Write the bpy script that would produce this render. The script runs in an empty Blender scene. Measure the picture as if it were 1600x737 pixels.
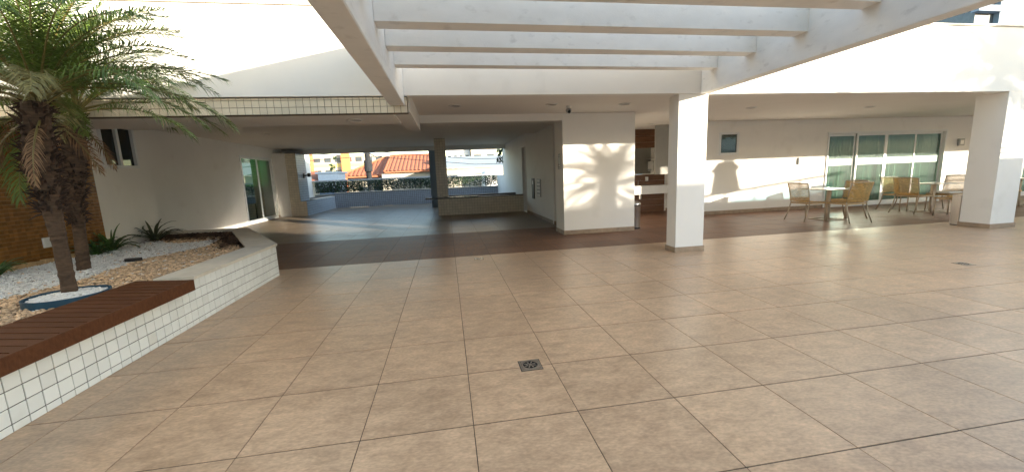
import bpy, math, random
import numpy as np
from mathutils import Vector, Matrix
random.seed(7); np.random.seed(7)
R = math.radians
sc = bpy.context.scene
C = sc.collection

# ------------------------------------------------------------------ camera
cam = bpy.data.cameras.new('camera'); cam.sensor_width = 36.0
cam.lens = 36.0 * 614.06 / 1600.0; cam.clip_start = 0.05; cam.clip_end = 2000
co = bpy.data.objects.new('camera', cam); C.objects.link(co)
CM = np.array([[0.98579466, -0.16329932, -0.03927105],
               [-0.06357799, -0.14640139, -0.98718006],
               [0.1554565, 0.97565361, -0.15470395]])      # rows: right, down, forward
CP = np.array([0, 0, 1.37])
m = Matrix(((CM[0][0], -CM[1][0], -CM[2][0], 0), (CM[0][1], -CM[1][1], -CM[2][1], 0),
            (CM[0][2], -CM[1][2], -CM[2][2], 1.37), (0, 0, 0, 1)))
co.matrix_world = m
sc.camera = co

def in_view(x, y, z=0.0, pad=20):
    c = CM @ (np.array([x, y, z]) - CP)
    if c[2] < 0.2: return False
    u = 800 + 614.06 * c[0] / c[2]; v = 368.5 + 614.06 * c[1] / c[2]
    return -pad < u < 1600 + pad and -pad < v < 737 + pad

# ------------------------------------------------------------------ light
SUN_AZ, SUN_EL = 135.0, 8.84
world = bpy.data.worlds.new('World'); sc.world = world; world.use_nodes = True
wn = world.node_tree
sky = wn.nodes.new('ShaderNodeTexSky'); sky.sky_type = 'NISHITA'; sky.sun_disc = False
sky.sun_elevation = R(SUN_EL); sky.sun_rotation = R(SUN_AZ)
sky.air_density = 1.0; sky.dust_density = 0.6; sky.ozone_density = 1.0
bg = wn.nodes['Background']; bg.inputs[1].default_value = 0.15
wn.links.new(sky.outputs[0], bg.inputs[0])
sd = Vector((math.sin(R(SUN_AZ)) * math.cos(R(SUN_EL)), math.cos(R(SUN_AZ)) * math.cos(R(SUN_EL)), math.sin(R(SUN_EL))))
sl = bpy.data.lights.new('sun', 'SUN'); sl.energy = 3.0; sl.angle = R(0.6); sl.color = (1.0, 0.90, 0.74)
so = bpy.data.objects.new('sun', sl); C.objects.link(so)
so.rotation_euler = (-sd).to_track_quat('-Z', 'Y').to_euler(); so.location = sd * 60
vs = sc.view_settings; vs.view_transform = 'Standard'; vs.look = 'None'; vs.gamma = 1.0; vs.exposure = 2.35
sc.render.engine = 'CYCLES'
cy = sc.cycles
cy.use_denoising = True; cy.max_bounces = 10; cy.diffuse_bounces = 6; cy.glossy_bounces = 5; cy.transparent_max_bounces = 16
cy.sample_clamp_indirect = 20.0; cy.caustics_reflective = True; cy.caustics_refractive = False; cy.blur_glossy = 0.0

# ------------------------------------------------------------------ materials
MT = {}
def nodes_of(name):
    mt = bpy.data.materials.new(name); mt.use_nodes = True
    nt = mt.node_tree; p = nt.nodes['Principled BSDF']
    return mt, nt, p
def mat(name, col, rough=0.6, metal=0.0, var=0.12, scale=6.0, bump=0.0, bscale=60.0, spec=0.5, stretch=(1, 1, 1), rnd=0.0, detail=5, dirt=None, coat=0.0, coord='Object'):
    if name in MT: return MT[name]
    mt, nt, p = nodes_of(name); L = nt.links.new
    tc = nt.nodes.new('ShaderNodeTexCoord'); mp = nt.nodes.new('ShaderNodeMapping'); mp.inputs['Scale'].default_value = stretch
    geo = nt.nodes.new('ShaderNodeNewGeometry')
    src = geo.outputs['Position'] if coord == 'World' else tc.outputs['Object']
    oi = nt.nodes.new('ShaderNodeObjectInfo')
    add = nt.nodes.new('ShaderNodeMath'); add.operation = 'ADD'; L(oi.outputs['Random'], add.inputs[0]); L(geo.outputs['Random Per Island'], add.inputs[1])
    fr = nt.nodes.new('ShaderNodeMath'); fr.operation = 'FRACT'; L(add.outputs[0], fr.inputs[0])
    if rnd > 0:
        sh = nt.nodes.new('ShaderNodeVectorMath'); sh.operation = 'ADD'
        mu = nt.nodes.new('ShaderNodeMath'); mu.operation = 'MULTIPLY'; mu.inputs[1].default_value = 37.0; L(fr.outputs[0], mu.inputs[0])
        L(src, sh.inputs[0]); L(mu.outputs[0], sh.inputs[1]); src = sh.outputs[0]
    L(src, mp.inputs['Vector'])
    n = nt.nodes.new('ShaderNodeTexNoise'); n.inputs['Scale'].default_value = scale; n.inputs['Detail'].default_value = detail; n.inputs['Roughness'].default_value = 0.6
    L(mp.outputs[0], n.inputs['Vector'])
    mr = nt.nodes.new('ShaderNodeMapRange'); mr.inputs['From Min'].default_value = 0.3; mr.inputs['From Max'].default_value = 0.7
    mr.inputs['To Min'].default_value = 1 - var; mr.inputs['To Max'].default_value = 1 + var; L(n.outputs['Fac'], mr.inputs['Value'])
    val = mr.outputs[0]
    if rnd > 0:
        r2 = nt.nodes.new('ShaderNodeMapRange'); r2.inputs['To Min'].default_value = 1 - rnd; r2.inputs['To Max'].default_value = 1 + rnd
        L(fr.outputs[0], r2.inputs['Value'])
        mm = nt.nodes.new('ShaderNodeMath'); mm.operation = 'MULTIPLY'; L(val, mm.inputs[0]); L(r2.outputs[0], mm.inputs[1]); val = mm.outputs[0]
    vm = nt.nodes.new('ShaderNodeVectorMath'); vm.operation = 'SCALE'; vm.inputs[0].default_value = col[:3]; L(val, vm.inputs['Scale'])
    out = vm.outputs[0]
    if dirt:
        n2 = nt.nodes.new('ShaderNodeTexNoise'); n2.inputs['Scale'].default_value = dirt[1]; n2.inputs['Detail'].default_value = 8; L(mp.outputs[0], n2.inputs['Vector'])
        m2 = nt.nodes.new('ShaderNodeMapRange'); m2.inputs['From Min'].default_value = dirt[2]; m2.inputs['From Max'].default_value = dirt[2] + 0.18; m2.inputs['To Max'].default_value = dirt[3]
        L(n2.outputs['Fac'], m2.inputs['Value'])
        mx = nt.nodes.new('ShaderNodeMix'); mx.data_type = 'RGBA'; L(m2.outputs[0], mx.inputs['Factor']); L(out, mx.inputs['A']); mx.inputs['B'].default_value = (*dirt[0], 1); out = mx.outputs['Result']
    L(out, p.inputs['Base Color'])
    p.inputs['Roughness'].default_value = rough; p.inputs['Metallic'].default_value = metal; p.inputs['Specular IOR Level'].default_value = spec
    p.inputs['Coat Weight'].default_value = coat; p.inputs['Coat Roughness'].default_value = 0.1
    if bump > 0:
        nb = nt.nodes.new('ShaderNodeTexNoise'); nb.inputs['Scale'].default_value = bscale; nb.inputs['Detail'].default_value = 4; L(mp.outputs[0], nb.inputs['Vector'])
        b = nt.nodes.new('ShaderNodeBump'); b.inputs['Strength'].default_value = bump; b.inputs['Distance'].default_value = 0.01
        L(nb.outputs['Fac'], b.inputs['Height']); L(b.outputs[0], p.inputs['Normal'])
    MT[name] = mt; return mt

plaster = mat('white_plaster', (0.80, 0.775, 0.73), 0.75, var=0.025, scale=1.3, bump=0.12, bscale=90, spec=0.3, dirt=((0.62, 0.585, 0.53), 2.3, 0.60, 0.35), coord='World')
plaster_beam = mat('weathered_white_paint', (0.80, 0.78, 0.745), 0.7, var=0.05, scale=3, bump=0.18, bscale=60, spec=0.3, stretch=(1, 1, 2.0), dirt=((0.40, 0.37, 0.33), 7.0, 0.60, 0.4), coord='World')
ceil_m = mat('ceiling_paint', (0.76, 0.73, 0.68), 0.85, var=0.03, scale=1.0, bump=0.05, spec=0.2, coord='World')
skirt_m = mat('brown_skirting_tile', (0.33, 0.245, 0.17), 0.5, var=0.2, scale=9, spec=0.4, coord='World')
grout_w = mat('dark_grey_grout', (0.09, 0.086, 0.075), 0.9, var=0.2, scale=30)
grout_c = mat('brown_grout', (0.13, 0.10, 0.075), 0.9, var=0.2, scale=30)
tile_w = mat('white_glazed_tile', (0.76, 0.77, 0.74), 0.2, var=0.03, scale=3, rnd=0.05, bump=0.05, bscale=18, coord='World', dirt=((0.50, 0.46, 0.38), 2.2, 0.60, 0.45))
tile_c = mat('cream_glazed_tile', (0.70, 0.62, 0.48), 0.22, var=0.05, scale=8, rnd=0.05, bump=0.05, bscale=18)
tile_g = mat('skylit_glazed_tile', (0.46, 0.50, 0.55), 0.2, var=0.05, scale=8, rnd=0.05, bump=0.05, bscale=18)  # whitish tile with blue skylight mixed into its colour
tile_p = mat('shaded_parapet_tile', (0.30, 0.33, 0.37), 0.3, var=0.05, scale=8, rnd=0.06)  # darker copy: the parapet's bluish shade is in the colour
tile_b = mat('brown_glazed_mosaic', (0.23, 0.105, 0.028), 0.25, var=0.22, scale=10, rnd=0.22, bump=0.05, bscale=18)
grout_b = mat('ochre_grout', (0.35, 0.25, 0.12), 0.9, var=0.2, scale=30)
stone_cap = mat('pale_stone_coping', (0.60, 0.55, 0.47), 0.6, var=0.09, scale=9, bump=0.15, bscale=120, coord='World', dirt=((0.42, 0.37, 0.29), 3.0, 0.55, 0.5))
deck_wood = mat('brown_composite_decking', (0.092, 0.035, 0.015), 0.65, spec=0.15, var=0.22, scale=5, stretch=(1, 12, 6), bump=0.1, bscale=40, rnd=0.06)
granite = mat('dark_granite', (0.03, 0.028, 0.028), 0.12, var=0.5, scale=160)
ivory = mat('ivory_stone_counter', (0.72, 0.66, 0.54), 0.3, var=0.04, scale=6)
alu_w = mat('white_aluminium', (0.72, 0.73, 0.72), 0.35, var=0.02, spec=0.5)
alu_tan = mat('tan_powder_coat', (0.42, 0.34, 0.25), 0.4, var=0.04, metal=0.3)
rattan = mat('honey_woven_rattan', (0.56, 0.36, 0.13), 0.55, var=0.22, scale=60, rnd=0.28, bump=0.5, bscale=220)
table_top_m = mat('cream_table_top', (0.66, 0.62, 0.53), 0.25, var=0.03)
steel = mat('brushed_steel', (0.50, 0.48, 0.46), 0.3, metal=1.0, var=0.08, scale=40, stretch=(1, 1, 0.05))
chrome = mat('worn_chrome', (0.60, 0.57, 0.53), 0.25, metal=0.95, var=0.15, scale=90)
dark_m = mat('black_plastic', (0.018, 0.018, 0.02), 0.4, var=0.1)
hole_m = mat('drain_shadow_gap', (0.012, 0.011, 0.01), 0.9, var=0.1)
white_pl = mat('white_plastic', (0.75, 0.74, 0.71), 0.4, var=0.02)
grey_pl = mat('grey_plastic', (0.33, 0.34, 0.34), 0.45, var=0.05)
wood_wall = mat('warm_brown_wood_panel', (0.15, 0.072, 0.036), 0.4, var=0.28, scale=3.2, stretch=(1.0, 1, 9), rnd=0.08, coord='Object')
soil_m = mat('dark_garden_soil', (0.10, 0.07, 0.045), 0.95, var=0.3, scale=30, bump=0.4, bscale=60)
peb_tan = mat('tan_river_pebbles', (0.54, 0.38, 0.24), 0.6, var=0.15, scale=20, rnd=0.42)
peb_white = mat('white_marble_chips', (0.68, 0.68, 0.67), 0.6, var=0.08, scale=20, rnd=0.14)
dead_leaf = mat('dry_leaf_litter', (0.085, 0.05, 0.032), 0.8, var=0.3, scale=20, rnd=0.4)
brick_e = mat('sandy_edging_brick', (0.47, 0.31, 0.155), 0.8, var=0.18, scale=14, rnd=0.15, bump=0.3, bscale=60)
blue_pl = mat('blue_rubber_ring', (0.018, 0.07, 0.12), 0.4, var=0.15)
leaf_p = mat('palm_leaflet_green', (0.118, 0.18, 0.038), 0.42, var=0.25, scale=8, rnd=0.32)
leaf_y = mat('palm_leaflet_dull', (0.20, 0.17, 0.055), 0.5, var=0.25, scale=8, rnd=0.3)
rachis_m = mat('palm_stalk', (0.17, 0.14, 0.045), 0.5, var=0.2)
dead_fr = mat('dead_palm_frond', (0.21, 0.12, 0.06), 0.7, var=0.3, scale=9, rnd=0.3)
trunk_m = mat('palm_trunk_bark', (0.085, 0.052, 0.032), 0.9, var=0.45, scale=14, stretch=(1, 1, 3.5), bump=0.9, bscale=45)
fibre_m = mat('palm_fibre', (0.045, 0.026, 0.017), 0.95, var=0.4, scale=20, rnd=0.4, bump=0.8, bscale=50)
strap_m = mat('strap_leaf_green', (0.045, 0.098, 0.022), 0.38, var=0.25, scale=6, rnd=0.3)
strap_v = mat('strap_leaf_dark', (0.05, 0.06, 0.03), 0.38, var=0.3, scale=6, rnd=0.3)
hedge_m = mat('hedge_leaf', (0.022, 0.05, 0.014), 0.5, var=0.3, scale=3, rnd=0.45)
terra = mat('terracotta_roof_tile', (0.36, 0.125, 0.06), 0.75, var=0.2, scale=2.0, rnd=0.14, coord='World')
house_w = mat('cream_house_wall', (0.46, 0.42, 0.34), 0.85, var=0.06, scale=1.5, coord='World')
yellow_w = mat('yellow_facade_paint', (0.70, 0.56, 0.20), 0.8, var=0.04, scale=.3, coord='World')
orange_w = mat('orange_facade_paint', (0.62, 0.20, 0.08), 0.8, var=0.05, scale=.3, coord='World')
pale_w = mat('pale_tower_render', (0.66, 0.66, 0.66), 0.8, var=0.04, scale=.2, coord='World')
bluegrey_w = mat('blue_grey_shade_render', (0.22, 0.29, 0.37), 0.8, var=0.06, scale=.6, coord='World')  # balcony tower's bluish shade put into the colour; also rear column, roof tank
roof_g = mat('grey_metal_roof', (0.40, 0.42, 0.41), 0.5, var=0.06, scale=1, coord='World')
conc = mat('grey_concrete', (0.25, 0.24, 0.22), 0.9, var=0.2, scale=3, coord='World', bump=.2)
asph = mat('asphalt', (0.05, 0.05, 0.05), 0.9, var=0.2, scale=4, coord='World')
win_far = mat('dark_window_glass', (0.06, 0.075, 0.09), 0.2, var=0.2, scale=1)
curtain = mat('pleated_curtain_fabric', (0.36, 0.39, 0.36), 0.9, var=0.08, scale=3)
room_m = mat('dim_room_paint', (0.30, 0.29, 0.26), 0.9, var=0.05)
film_m = mat('frosted_film', (0.16, 0.27, 0.22), 0.45, var=0.03)
paper_m = mat('printed_notice', (0.55, 0.55, 0.53), 0.5, var=0.1, scale=40)
rail_m = mat('grey_painted_rail', (0.42, 0.44, 0.46), 0.4, var=0.05)
lid_m = mat('lamp_trim_white', (0.74, 0.72, 0.68), 0.5, var=0.02)
lens_m = mat('unlit_lamp_lens', (0.55, 0.52, 0.46), 0.35, var=0.05)
doorwood = mat('brown_door_frame', (0.16, 0.095, 0.06), 0.45, var=0.15, scale=4, stretch=(1, 1, .3))

def floor_mat(name, base, alt, rough, streak, scale, tv=.06):
    """glazed stone-look porcelain: cloudy mottling, streaks, slight wear in the gloss"""
    mt, nt, p = nodes_of(name); L = nt.links.new; N = nt.nodes.new
    geo = N('ShaderNodeNewGeometry'); oi = N('ShaderNodeObjectInfo')
    add = N('ShaderNodeMath'); add.operation = 'ADD'; L(oi.outputs['Random'], add.inputs[0]); L(geo.outputs['Random Per Island'], add.inputs[1])
    fr = N('ShaderNodeMath'); fr.operation = 'FRACT'; L(add.outputs[0], fr.inputs[0])
    mu = N('ShaderNodeMath'); mu.operation = 'MULTIPLY'; mu.inputs[1].default_value = 53.0; L(fr.outputs[0], mu.inputs[0])
    sh = N('ShaderNodeVectorMath'); sh.operation = 'ADD'; L(geo.outputs['Position'], sh.inputs[0]); L(mu.outputs[0], sh.inputs[1])
    mp = N('ShaderNodeMapping'); mp.inputs['Scale'].default_value = streak; mp.inputs['Rotation'].default_value = (0, 0, R(22)); L(sh.outputs[0], mp.inputs['Vector'])
    n1 = N('ShaderNodeTexNoise'); n1.inputs['Scale'].default_value = scale; n1.inputs['Detail'].default_value = 9; n1.inputs['Roughness'].default_value = 0.68; n1.inputs['Distortion'].default_value = 0.35
    L(mp.outputs[0], n1.inputs['Vector'])
    rp = N('ShaderNodeValToRGB'); e = rp.color_ramp.elements
    e[0].position = 0.30; e[0].color = (*alt, 1); e[1].position = 0.66; e[1].color = (*base, 1); L(n1.outputs['Fac'], rp.inputs[0])
    n2 = N('ShaderNodeTexNoise'); n2.inputs['Scale'].default_value = 38; n2.inputs['Detail'].default_value = 6; L(mp.outputs[0], n2.inputs['Vector'])
    r2 = N('ShaderNodeMapRange'); r2.inputs['From Min'].default_value = .3; r2.inputs['From Max'].default_value = .7; r2.inputs['To Min'].default_value = 0.84; r2.inputs['To Max'].default_value = 1.16; L(n2.outputs['Fac'], r2.inputs['Value'])
    r3 = N('ShaderNodeMapRange'); r3.inputs['To Min'].default_value = 1 - tv; r3.inputs['To Max'].default_value = 1 + tv; L(fr.outputs[0], r3.inputs['Value'])
    m1 = N('ShaderNodeMath'); m1.operation = 'MULTIPLY'; L(r2.outputs[0], m1.inputs[0]); L(r3.outputs[0], m1.inputs[1])
    # broad stains that cross the joints
    n3 = N('ShaderNodeTexNoise'); n3.inputs['Scale'].default_value = 1.3; n3.inputs['Detail'].default_value = 5; L(geo.outputs['Position'], n3.inputs['Vector'])
    r4 = N('ShaderNodeMapRange'); r4.inputs['From Min'].default_value = .3; r4.inputs['From Max'].default_value = .7; r4.inputs['To Min'].default_value = 0.87; r4.inputs['To Max'].default_value = 1.06; L(n3.outputs['Fac'], r4.inputs['Value'])
    m3 = N('ShaderNodeMath'); m3.operation = 'MULTIPLY'; L(m1.outputs[0], m3.inputs[0]); L(r4.outputs[0], m3.inputs[1])
    vm = N('ShaderNodeVectorMath'); vm.operation = 'SCALE'; L(rp.outputs[0], vm.inputs[0]); L(m3.outputs[0], vm.inputs['Scale'])
    L(vm.outputs[0], p.inputs['Base Color'])
    r5 = N('ShaderNodeMapRange'); r5.inputs['From Min'].default_value = .3; r5.inputs['From Max'].default_value = .7; r5.inputs['To Min'].default_value = rough - .05; r5.inputs['To Max'].default_value = rough + .09; L(n1.outputs['Fac'], r5.inputs['Value'])
    L(r5.outputs[0], p.inputs['Roughness']); p.inputs['Specular IOR Level'].default_value = 0.5
    p.inputs['Specular IOR Level'].default_value = .5 if 'beige' in name else .2
    b = N('ShaderNodeBump'); b.inputs['Strength'].default_value = 0.12; b.inputs['Distance'].default_value = 0.004; L(n1.outputs['Fac'], b.inputs['Height']); L(b.outputs[0], p.inputs['Normal'])
    return mt
floor_a = floor_mat('beige_stone_porcelain', (0.60, 0.405, 0.255), (0.385, 0.25, 0.152), 0.33, (1.0, 1.9, 1), 6.5)
floor_b = floor_mat('brown_wood_look_porcelain', (0.25, 0.135, 0.085), (0.13, 0.068, 0.043), 0.46, (5.5, .8, 1), 4.0, .13)
floor_c = floor_mat('polished_tan_porcelain', (0.30, 0.23, 0.165), (0.20, 0.15, 0.105), 0.34, (1.0, 3.0, 1), 2.6)
joint_a = mat('brown_floor_joint', (0.085, 0.06, 0.042), 0.9, var=0.3, scale=12, coord='World')

def glass_mat(name, tint, refl, rough=0.0, trans=1.0):
    mt, nt, p = nodes_of(name); L = nt.links.new; N = nt.nodes.new
    nt.nodes.remove(p); out = nt.nodes['Material Output']
    t = N('ShaderNodeBsdfTransparent'); t.inputs[0].default_value = (*tint, 1)
    g = N('ShaderNodeBsdfGlossy'); g.inputs['Roughness'].default_value = rough; g.inputs[0].default_value = (.95, 1, .98, 1)
    lw = N('ShaderNodeLayerWeight'); lw.inputs['Blend'].default_value = 0.5
    f = N('ShaderNodeMath'); f.operation = 'POWER'; f.inputs[1].default_value = 4.0; L(lw.outputs['Facing'], f.inputs[0])
    mr = N('ShaderNodeMapRange'); mr.inputs['To Min'].default_value = refl; mr.inputs['To Max'].default_value = 1.0; L(f.outputs[0], mr.inputs['Value'])
    mx = N('ShaderNodeMixShader'); L(mr.outputs[0], mx.inputs[0]); L(t.outputs[0], mx.inputs[1]); L(g.outputs[0], mx.inputs[2]); L(mx.outputs[0], out.inputs[0])
    return mt
glass_g = glass_mat('green_tinted_glass', (0.66, 0.80, 0.735), 0.045, 0.16)
glass_d = glass_mat('dark_green_door_glass', (0.07, 0.17, 0.12), 0.22, 0.03)
glass_grey = glass_mat('grey_green_pane', (0.48, 0.545, 0.52), 0.08, 0.04)
glass_win = glass_mat('dark_window_pane', (0.05, 0.07, 0.065), 0.06, 0.02)
glass_rail = glass_mat('blue_guard_glass', (0.55, 0.72, 0.80), 0.08, 0.02)
mirror_m = mat('mirror_silver', (0.85, 0.86, 0.84), 0.03, metal=1.0, var=0.0)

# ------------------------------------------------------------------ mesh helpers
class MB:
    def __init__(s): s.v = []; s.f = []
    def quad(s, a, b, c, d):
        n = len(s.v); s.v += [a, b, c, d]; s.f.append((n, n+1, n+2, n+3)); return s
    def tri(s, a, b, c):
        n = len(s.v); s.v += [a, b, c]; s.f.append((n, n+1, n+2)); return s
    def box(s, lo, hi, bev=0.0):
        x0, y0, z0 = lo; x1, y1, z1 = hi; n = len(s.v)
        if bev <= 0:
            s.v += [(x0,y0,z0),(x1,y0,z0),(x1,y1,z0),(x0,y1,z0),(x0,y0,z1),(x1,y0,z1),(x1,y1,z1),(x0,y1,z1)]
            s.f += [(n,n+3,n+2,n+1),(n+4,n+5,n+6,n+7),(n,n+1,n+5,n+4),(n+1,n+2,n+6,n+5),(n+2,n+3,n+7,n+6),(n+3,n,n+4,n+7)]
        else:   # chamfered box: 24 vertices
            b = bev; c = []
            for (X, sx) in ((x0, 1), (x1, -1)):
                for (Y, sy) in ((y0, 1), (y1, -1)):
                    for (Z, sz) in ((z0, 1), (z1, -1)):
                        c.append([(X, Y + sy*b, Z + sz*b), (X + sx*b, Y, Z + sz*b), (X + sx*b, Y + sy*b, Z)])
            for t in c: s.v += t
            ix = lambda i, j, k, a: n + (i*4 + j*2 + k)*3 + a
            def face(l, nrm):
                a, b_, c_ = [np.array(s.v[q]) for q in l[:3]]
                if np.dot(np.cross(b_-a, c_-b_), nrm) < 0: l = l[::-1]
                s.f.append(tuple(l))
            for i in (0, 1):
                sg = -1 if i == 0 else 1
                face([ix(i,0,0,0), ix(i,1,0,0), ix(i,1,1,0), ix(i,0,1,0)], (sg,0,0))
                face([ix(0,i,0,1), ix(1,i,0,1), ix(1,i,1,1), ix(0,i,1,1)], (0,sg,0))
                face([ix(0,0,i,2), ix(1,0,i,2), ix(1,1,i,2), ix(0,1,i,2)], (0,0,sg))
            for i in (0, 1):
                for j in (0, 1):
                    si, sj = 2*i-1, 2*j-1
                    face([ix(i,j,0,0), ix(i,j,1,0), ix(i,j,1,1), ix(i,j,0,1)], (si,sj,0))
                    face([ix(i,0,j,0), ix(i,1,j,0), ix(i,1,j,2), ix(i,0,j,2)], (si,0,sj))
                    face([ix(0,i,j,1), ix(1,i,j,1), ix(1,i,j,2), ix(0,i,j,2)], (0,si,sj))
                    for k in (0, 1):
                        face([ix(i,j,k,0), ix(i,j,k,1), ix(i,j,k,2)], (si,sj,2*k-1))
        return s
    def prism(s, poly, z0, z1):
        n = len(s.v); k = len(poly)
        s.v += [(x, y, z0) for x, y in poly] + [(x, y, z1) for x, y in poly]
        s.f.append(tuple(range(n+k-1, n-1, -1))); s.f.append(tuple(range(n+k, n+2*k)))
        for i in range(k): j = (i+1) % k; s.f.append((n+i, n+j, n+k+j, n+k+i))
        return s
    def hexa(s, b, t):        # 4 bottom, 4 top corners (ccw seen from above)
        n = len(s.v); s.v += list(b) + list(t)
        s.f += [(n+3,n+2,n+1,n),(n+4,n+5,n+6,n+7),(n,n+1,n+5,n+4),(n+1,n+2,n+6,n+5),(n+2,n+3,n+7,n+6),(n+3,n,n+4,n+7)]
        return s
    def tube(s, pts, r, k=8, cap=True, sq=1.0):
        P = [Vector(p) for p in pts]; rr = r if isinstance(r, (list, tuple)) else [r]*len(P); n = len(s.v)
        up = Vector((0, 0, 1))
        t0 = (P[1]-P[0]).normalized()
        if abs(t0.z) > 0.95: up = Vector((0, 1, 0))
        for i, p in enumerate(P):
            t = (P[min(i+1, len(P)-1)] - P[max(i-1, 0)]).normalized()
            a = t.cross(up).normalized(); b = a.cross(t)
            for j in range(k):
                th = 2*math.pi*j/k + (math.pi/4 if k == 4 else 0)
                s.v.append(tuple(p + (a*math.cos(th)*sq + b*math.sin(th))*rr[i]))
        for i in range(len(P)-1):
            for j in range(k):
                j2 = (j+1) % k
                s.f.append((n+i*k+j, n+i*k+j2, n+(i+1)*k+j2, n+(i+1)*k+j))
        if cap:
            s.f.append(tuple(range(n+k-1, n-1, -1))); e = n+(len(P)-1)*k; s.f.append(tuple(range(e, e+k)))
        return s
    def lathe(s, prof, c=(0, 0, 0), k=24):   # prof [(r,z)]
        n = len(s.v)
        for r, z in prof:
            for j in range(k):
                th = 2*math.pi*j/k; s.v.append((c[0]+r*math.cos(th), c[1]+r*math.sin(th), c[2]+z))
        for i in range(len(prof)-1):
            for j in range(k):
                j2 = (j+1) % k; s.f.append((n+i*k+j, n+i*k+j2, n+(i+1)*k+j2, n+(i+1)*k+j))
        if prof[0][0] > 1e-4: s.f.append(tuple(range(n+k-1, n-1, -1)))
        if prof[-1][0] > 1e-4: e = n+(len(prof)-1)*k; s.f.append(tuple(range(e, e+k)))
        return s
    def mesh(s, name, mt, off=(0, 0, 0), smooth=False):
        me = bpy.data.meshes.new(name)
        o = np.array(off); me.from_pydata([tuple(np.array(v)-o) for v in s.v], [], s.f); me.update()
        me.materials.append(mt)
        if smooth: me.polygons.foreach_set('use_smooth', [True]*len(me.polygons))
        return me
    def build(s, name, mt, parent=None, smooth=False, at=None):
        off = wloc(parent) if parent else (at or (0, 0, 0))
        o = bpy.data.objects.new(name, s.mesh(name, mt, off, smooth)); C.objects.link(o)
        if parent: o.parent = parent
        elif at: o.location = at
        return o
def wloc(o):
    p = Vector(o.location); q = o.parent
    while q: p = p + q.location; q = q.parent
    return p
def tag(o, label, cat=None, group=None, kind=None):
    o['label'] = label
    if cat: o['category'] = cat
    if group: o['group'] = group
    o['kind'] = kind or 'thing'
    return o
def thing(name, label, cat, loc=(0, 0, 0), group=None, kind=None):
    o = bpy.data.objects.new(name, None); C.objects.link(o); o.location = loc; o.empty_display_size = .1
    return tag(o, label, cat, group, kind)
def piece(name, me, loc, parent, rot=None, scale=None):
    o = bpy.data.objects.new(name, me); C.objects.link(o); o.parent = parent
    o.location = Vector(loc) - wloc(parent)
    if rot: o.rotation_euler = rot
    if scale: o.scale = scale
    return o
def copy_tree(o, parent=None):
    c = o.copy(); C.objects.link(c); c.parent = parent
    for ch in list(o.children): copy_tree(ch, c)
    return c
B = lambda lo, hi, bev=0.0: MB().box(lo, hi, bev)

# ------------------------------------------------------------------ floors
PX, PY, X0, Y0 = 0.6065, 0.588, 0.063, 2.02
YP = Y0 + 8*PY      # 6.724: edge of the patio, porch begins
J, JY = 0.0024, 0.0042
def make_floor(name, label, xs, ys, mt, jm, keep_sep, floor_z=0.0, clip=None):
    fl = thing(name, label, None, (xs[0], ys[0], floor_z), kind='structure')
    B((xs[0], ys[0], -0.06), (xs[-1], ys[-1], -0.003)).build('joint_bed', jm, fl)
    cand, rest = [], []
    for i in range(len(xs)-1):
        for j in range(len(ys)-1):
            cx, cy = (xs[i]+xs[i+1])/2, (ys[j]+ys[j+1])/2
            if clip and clip(cx, cy): continue
            (cand if in_view(cx, cy) else rest).append((cx*cx+cy*cy, cx, cy, xs[i+1]-xs[i], ys[j+1]-ys[j]))
    cand.sort()
    keep = cand[:keep_sep]; rest += cand[keep_sep:]
    cache = {}
    for _, cx, cy, w, h in keep:
        k = (round(w, 3), round(h, 3))
        if k not in cache:
            cache[k] = B((-w/2+J, -h/2+JY, -0.012), (w/2-J, h/2-JY, 0), 0.0012).mesh('floor_tile', mt)
        o = piece('floor_tile', cache[k], (cx, cy, random.uniform(-.0004, .0004)), fl, rot=(random.gauss(0, .0004), random.gauss(0, .0004), 0))
    mb = MB()
    for _, cx, cy, w, h in rest:
        mb.box((cx-w/2+J, cy-h/2+JY, -0.012), (cx+w/2-J, cy+h/2-JY, random.uniform(-.0004, .0004)))
    if rest: mb.build('distant_floor_tiles', mt, fl)['kind'] = 'stuff'
    return fl
xsa = [X0 + PX*k for k in range(-5, 40)]; ysa = [Y0 + PY*k for k in range(-21, 9)]
make_floor('patio_floor', 'open patio floor of large beige stone-look tiles', xsa, ysa, floor_a, joint_a, 300)
xsb = [-6.85] + [X0 + PX*k for k in range(-11, 40)]; ysb = [YP + 0.585*k for k in range(0, 6)] 
make_floor('porch_floor', 'brown wood-look tile floor under the porch roof', xsb, ysb, floor_b, joint_a, 290)
YC = ysb[-1]   # 9.649
xc = [-6.85] + [X0 + PX*k for k in range(-11, 5)] + [2.78]; ycs = [YC + 0.6*k for k in range(0, 21)]
make_floor('passage_floor', 'polished tan tile floor of the covered passage', xc, ycs, floor_c, joint_a, 0)
xd = [2.78] + [X0 + PX*k for k in range(5, 40)]
make_floor('washroom_floor', 'brown wood-look tile floor in front of the washroom niche and glass doors', xd, [YC + .585*k for k in range(0, 5)], floor_b, joint_a, 60)

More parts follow.
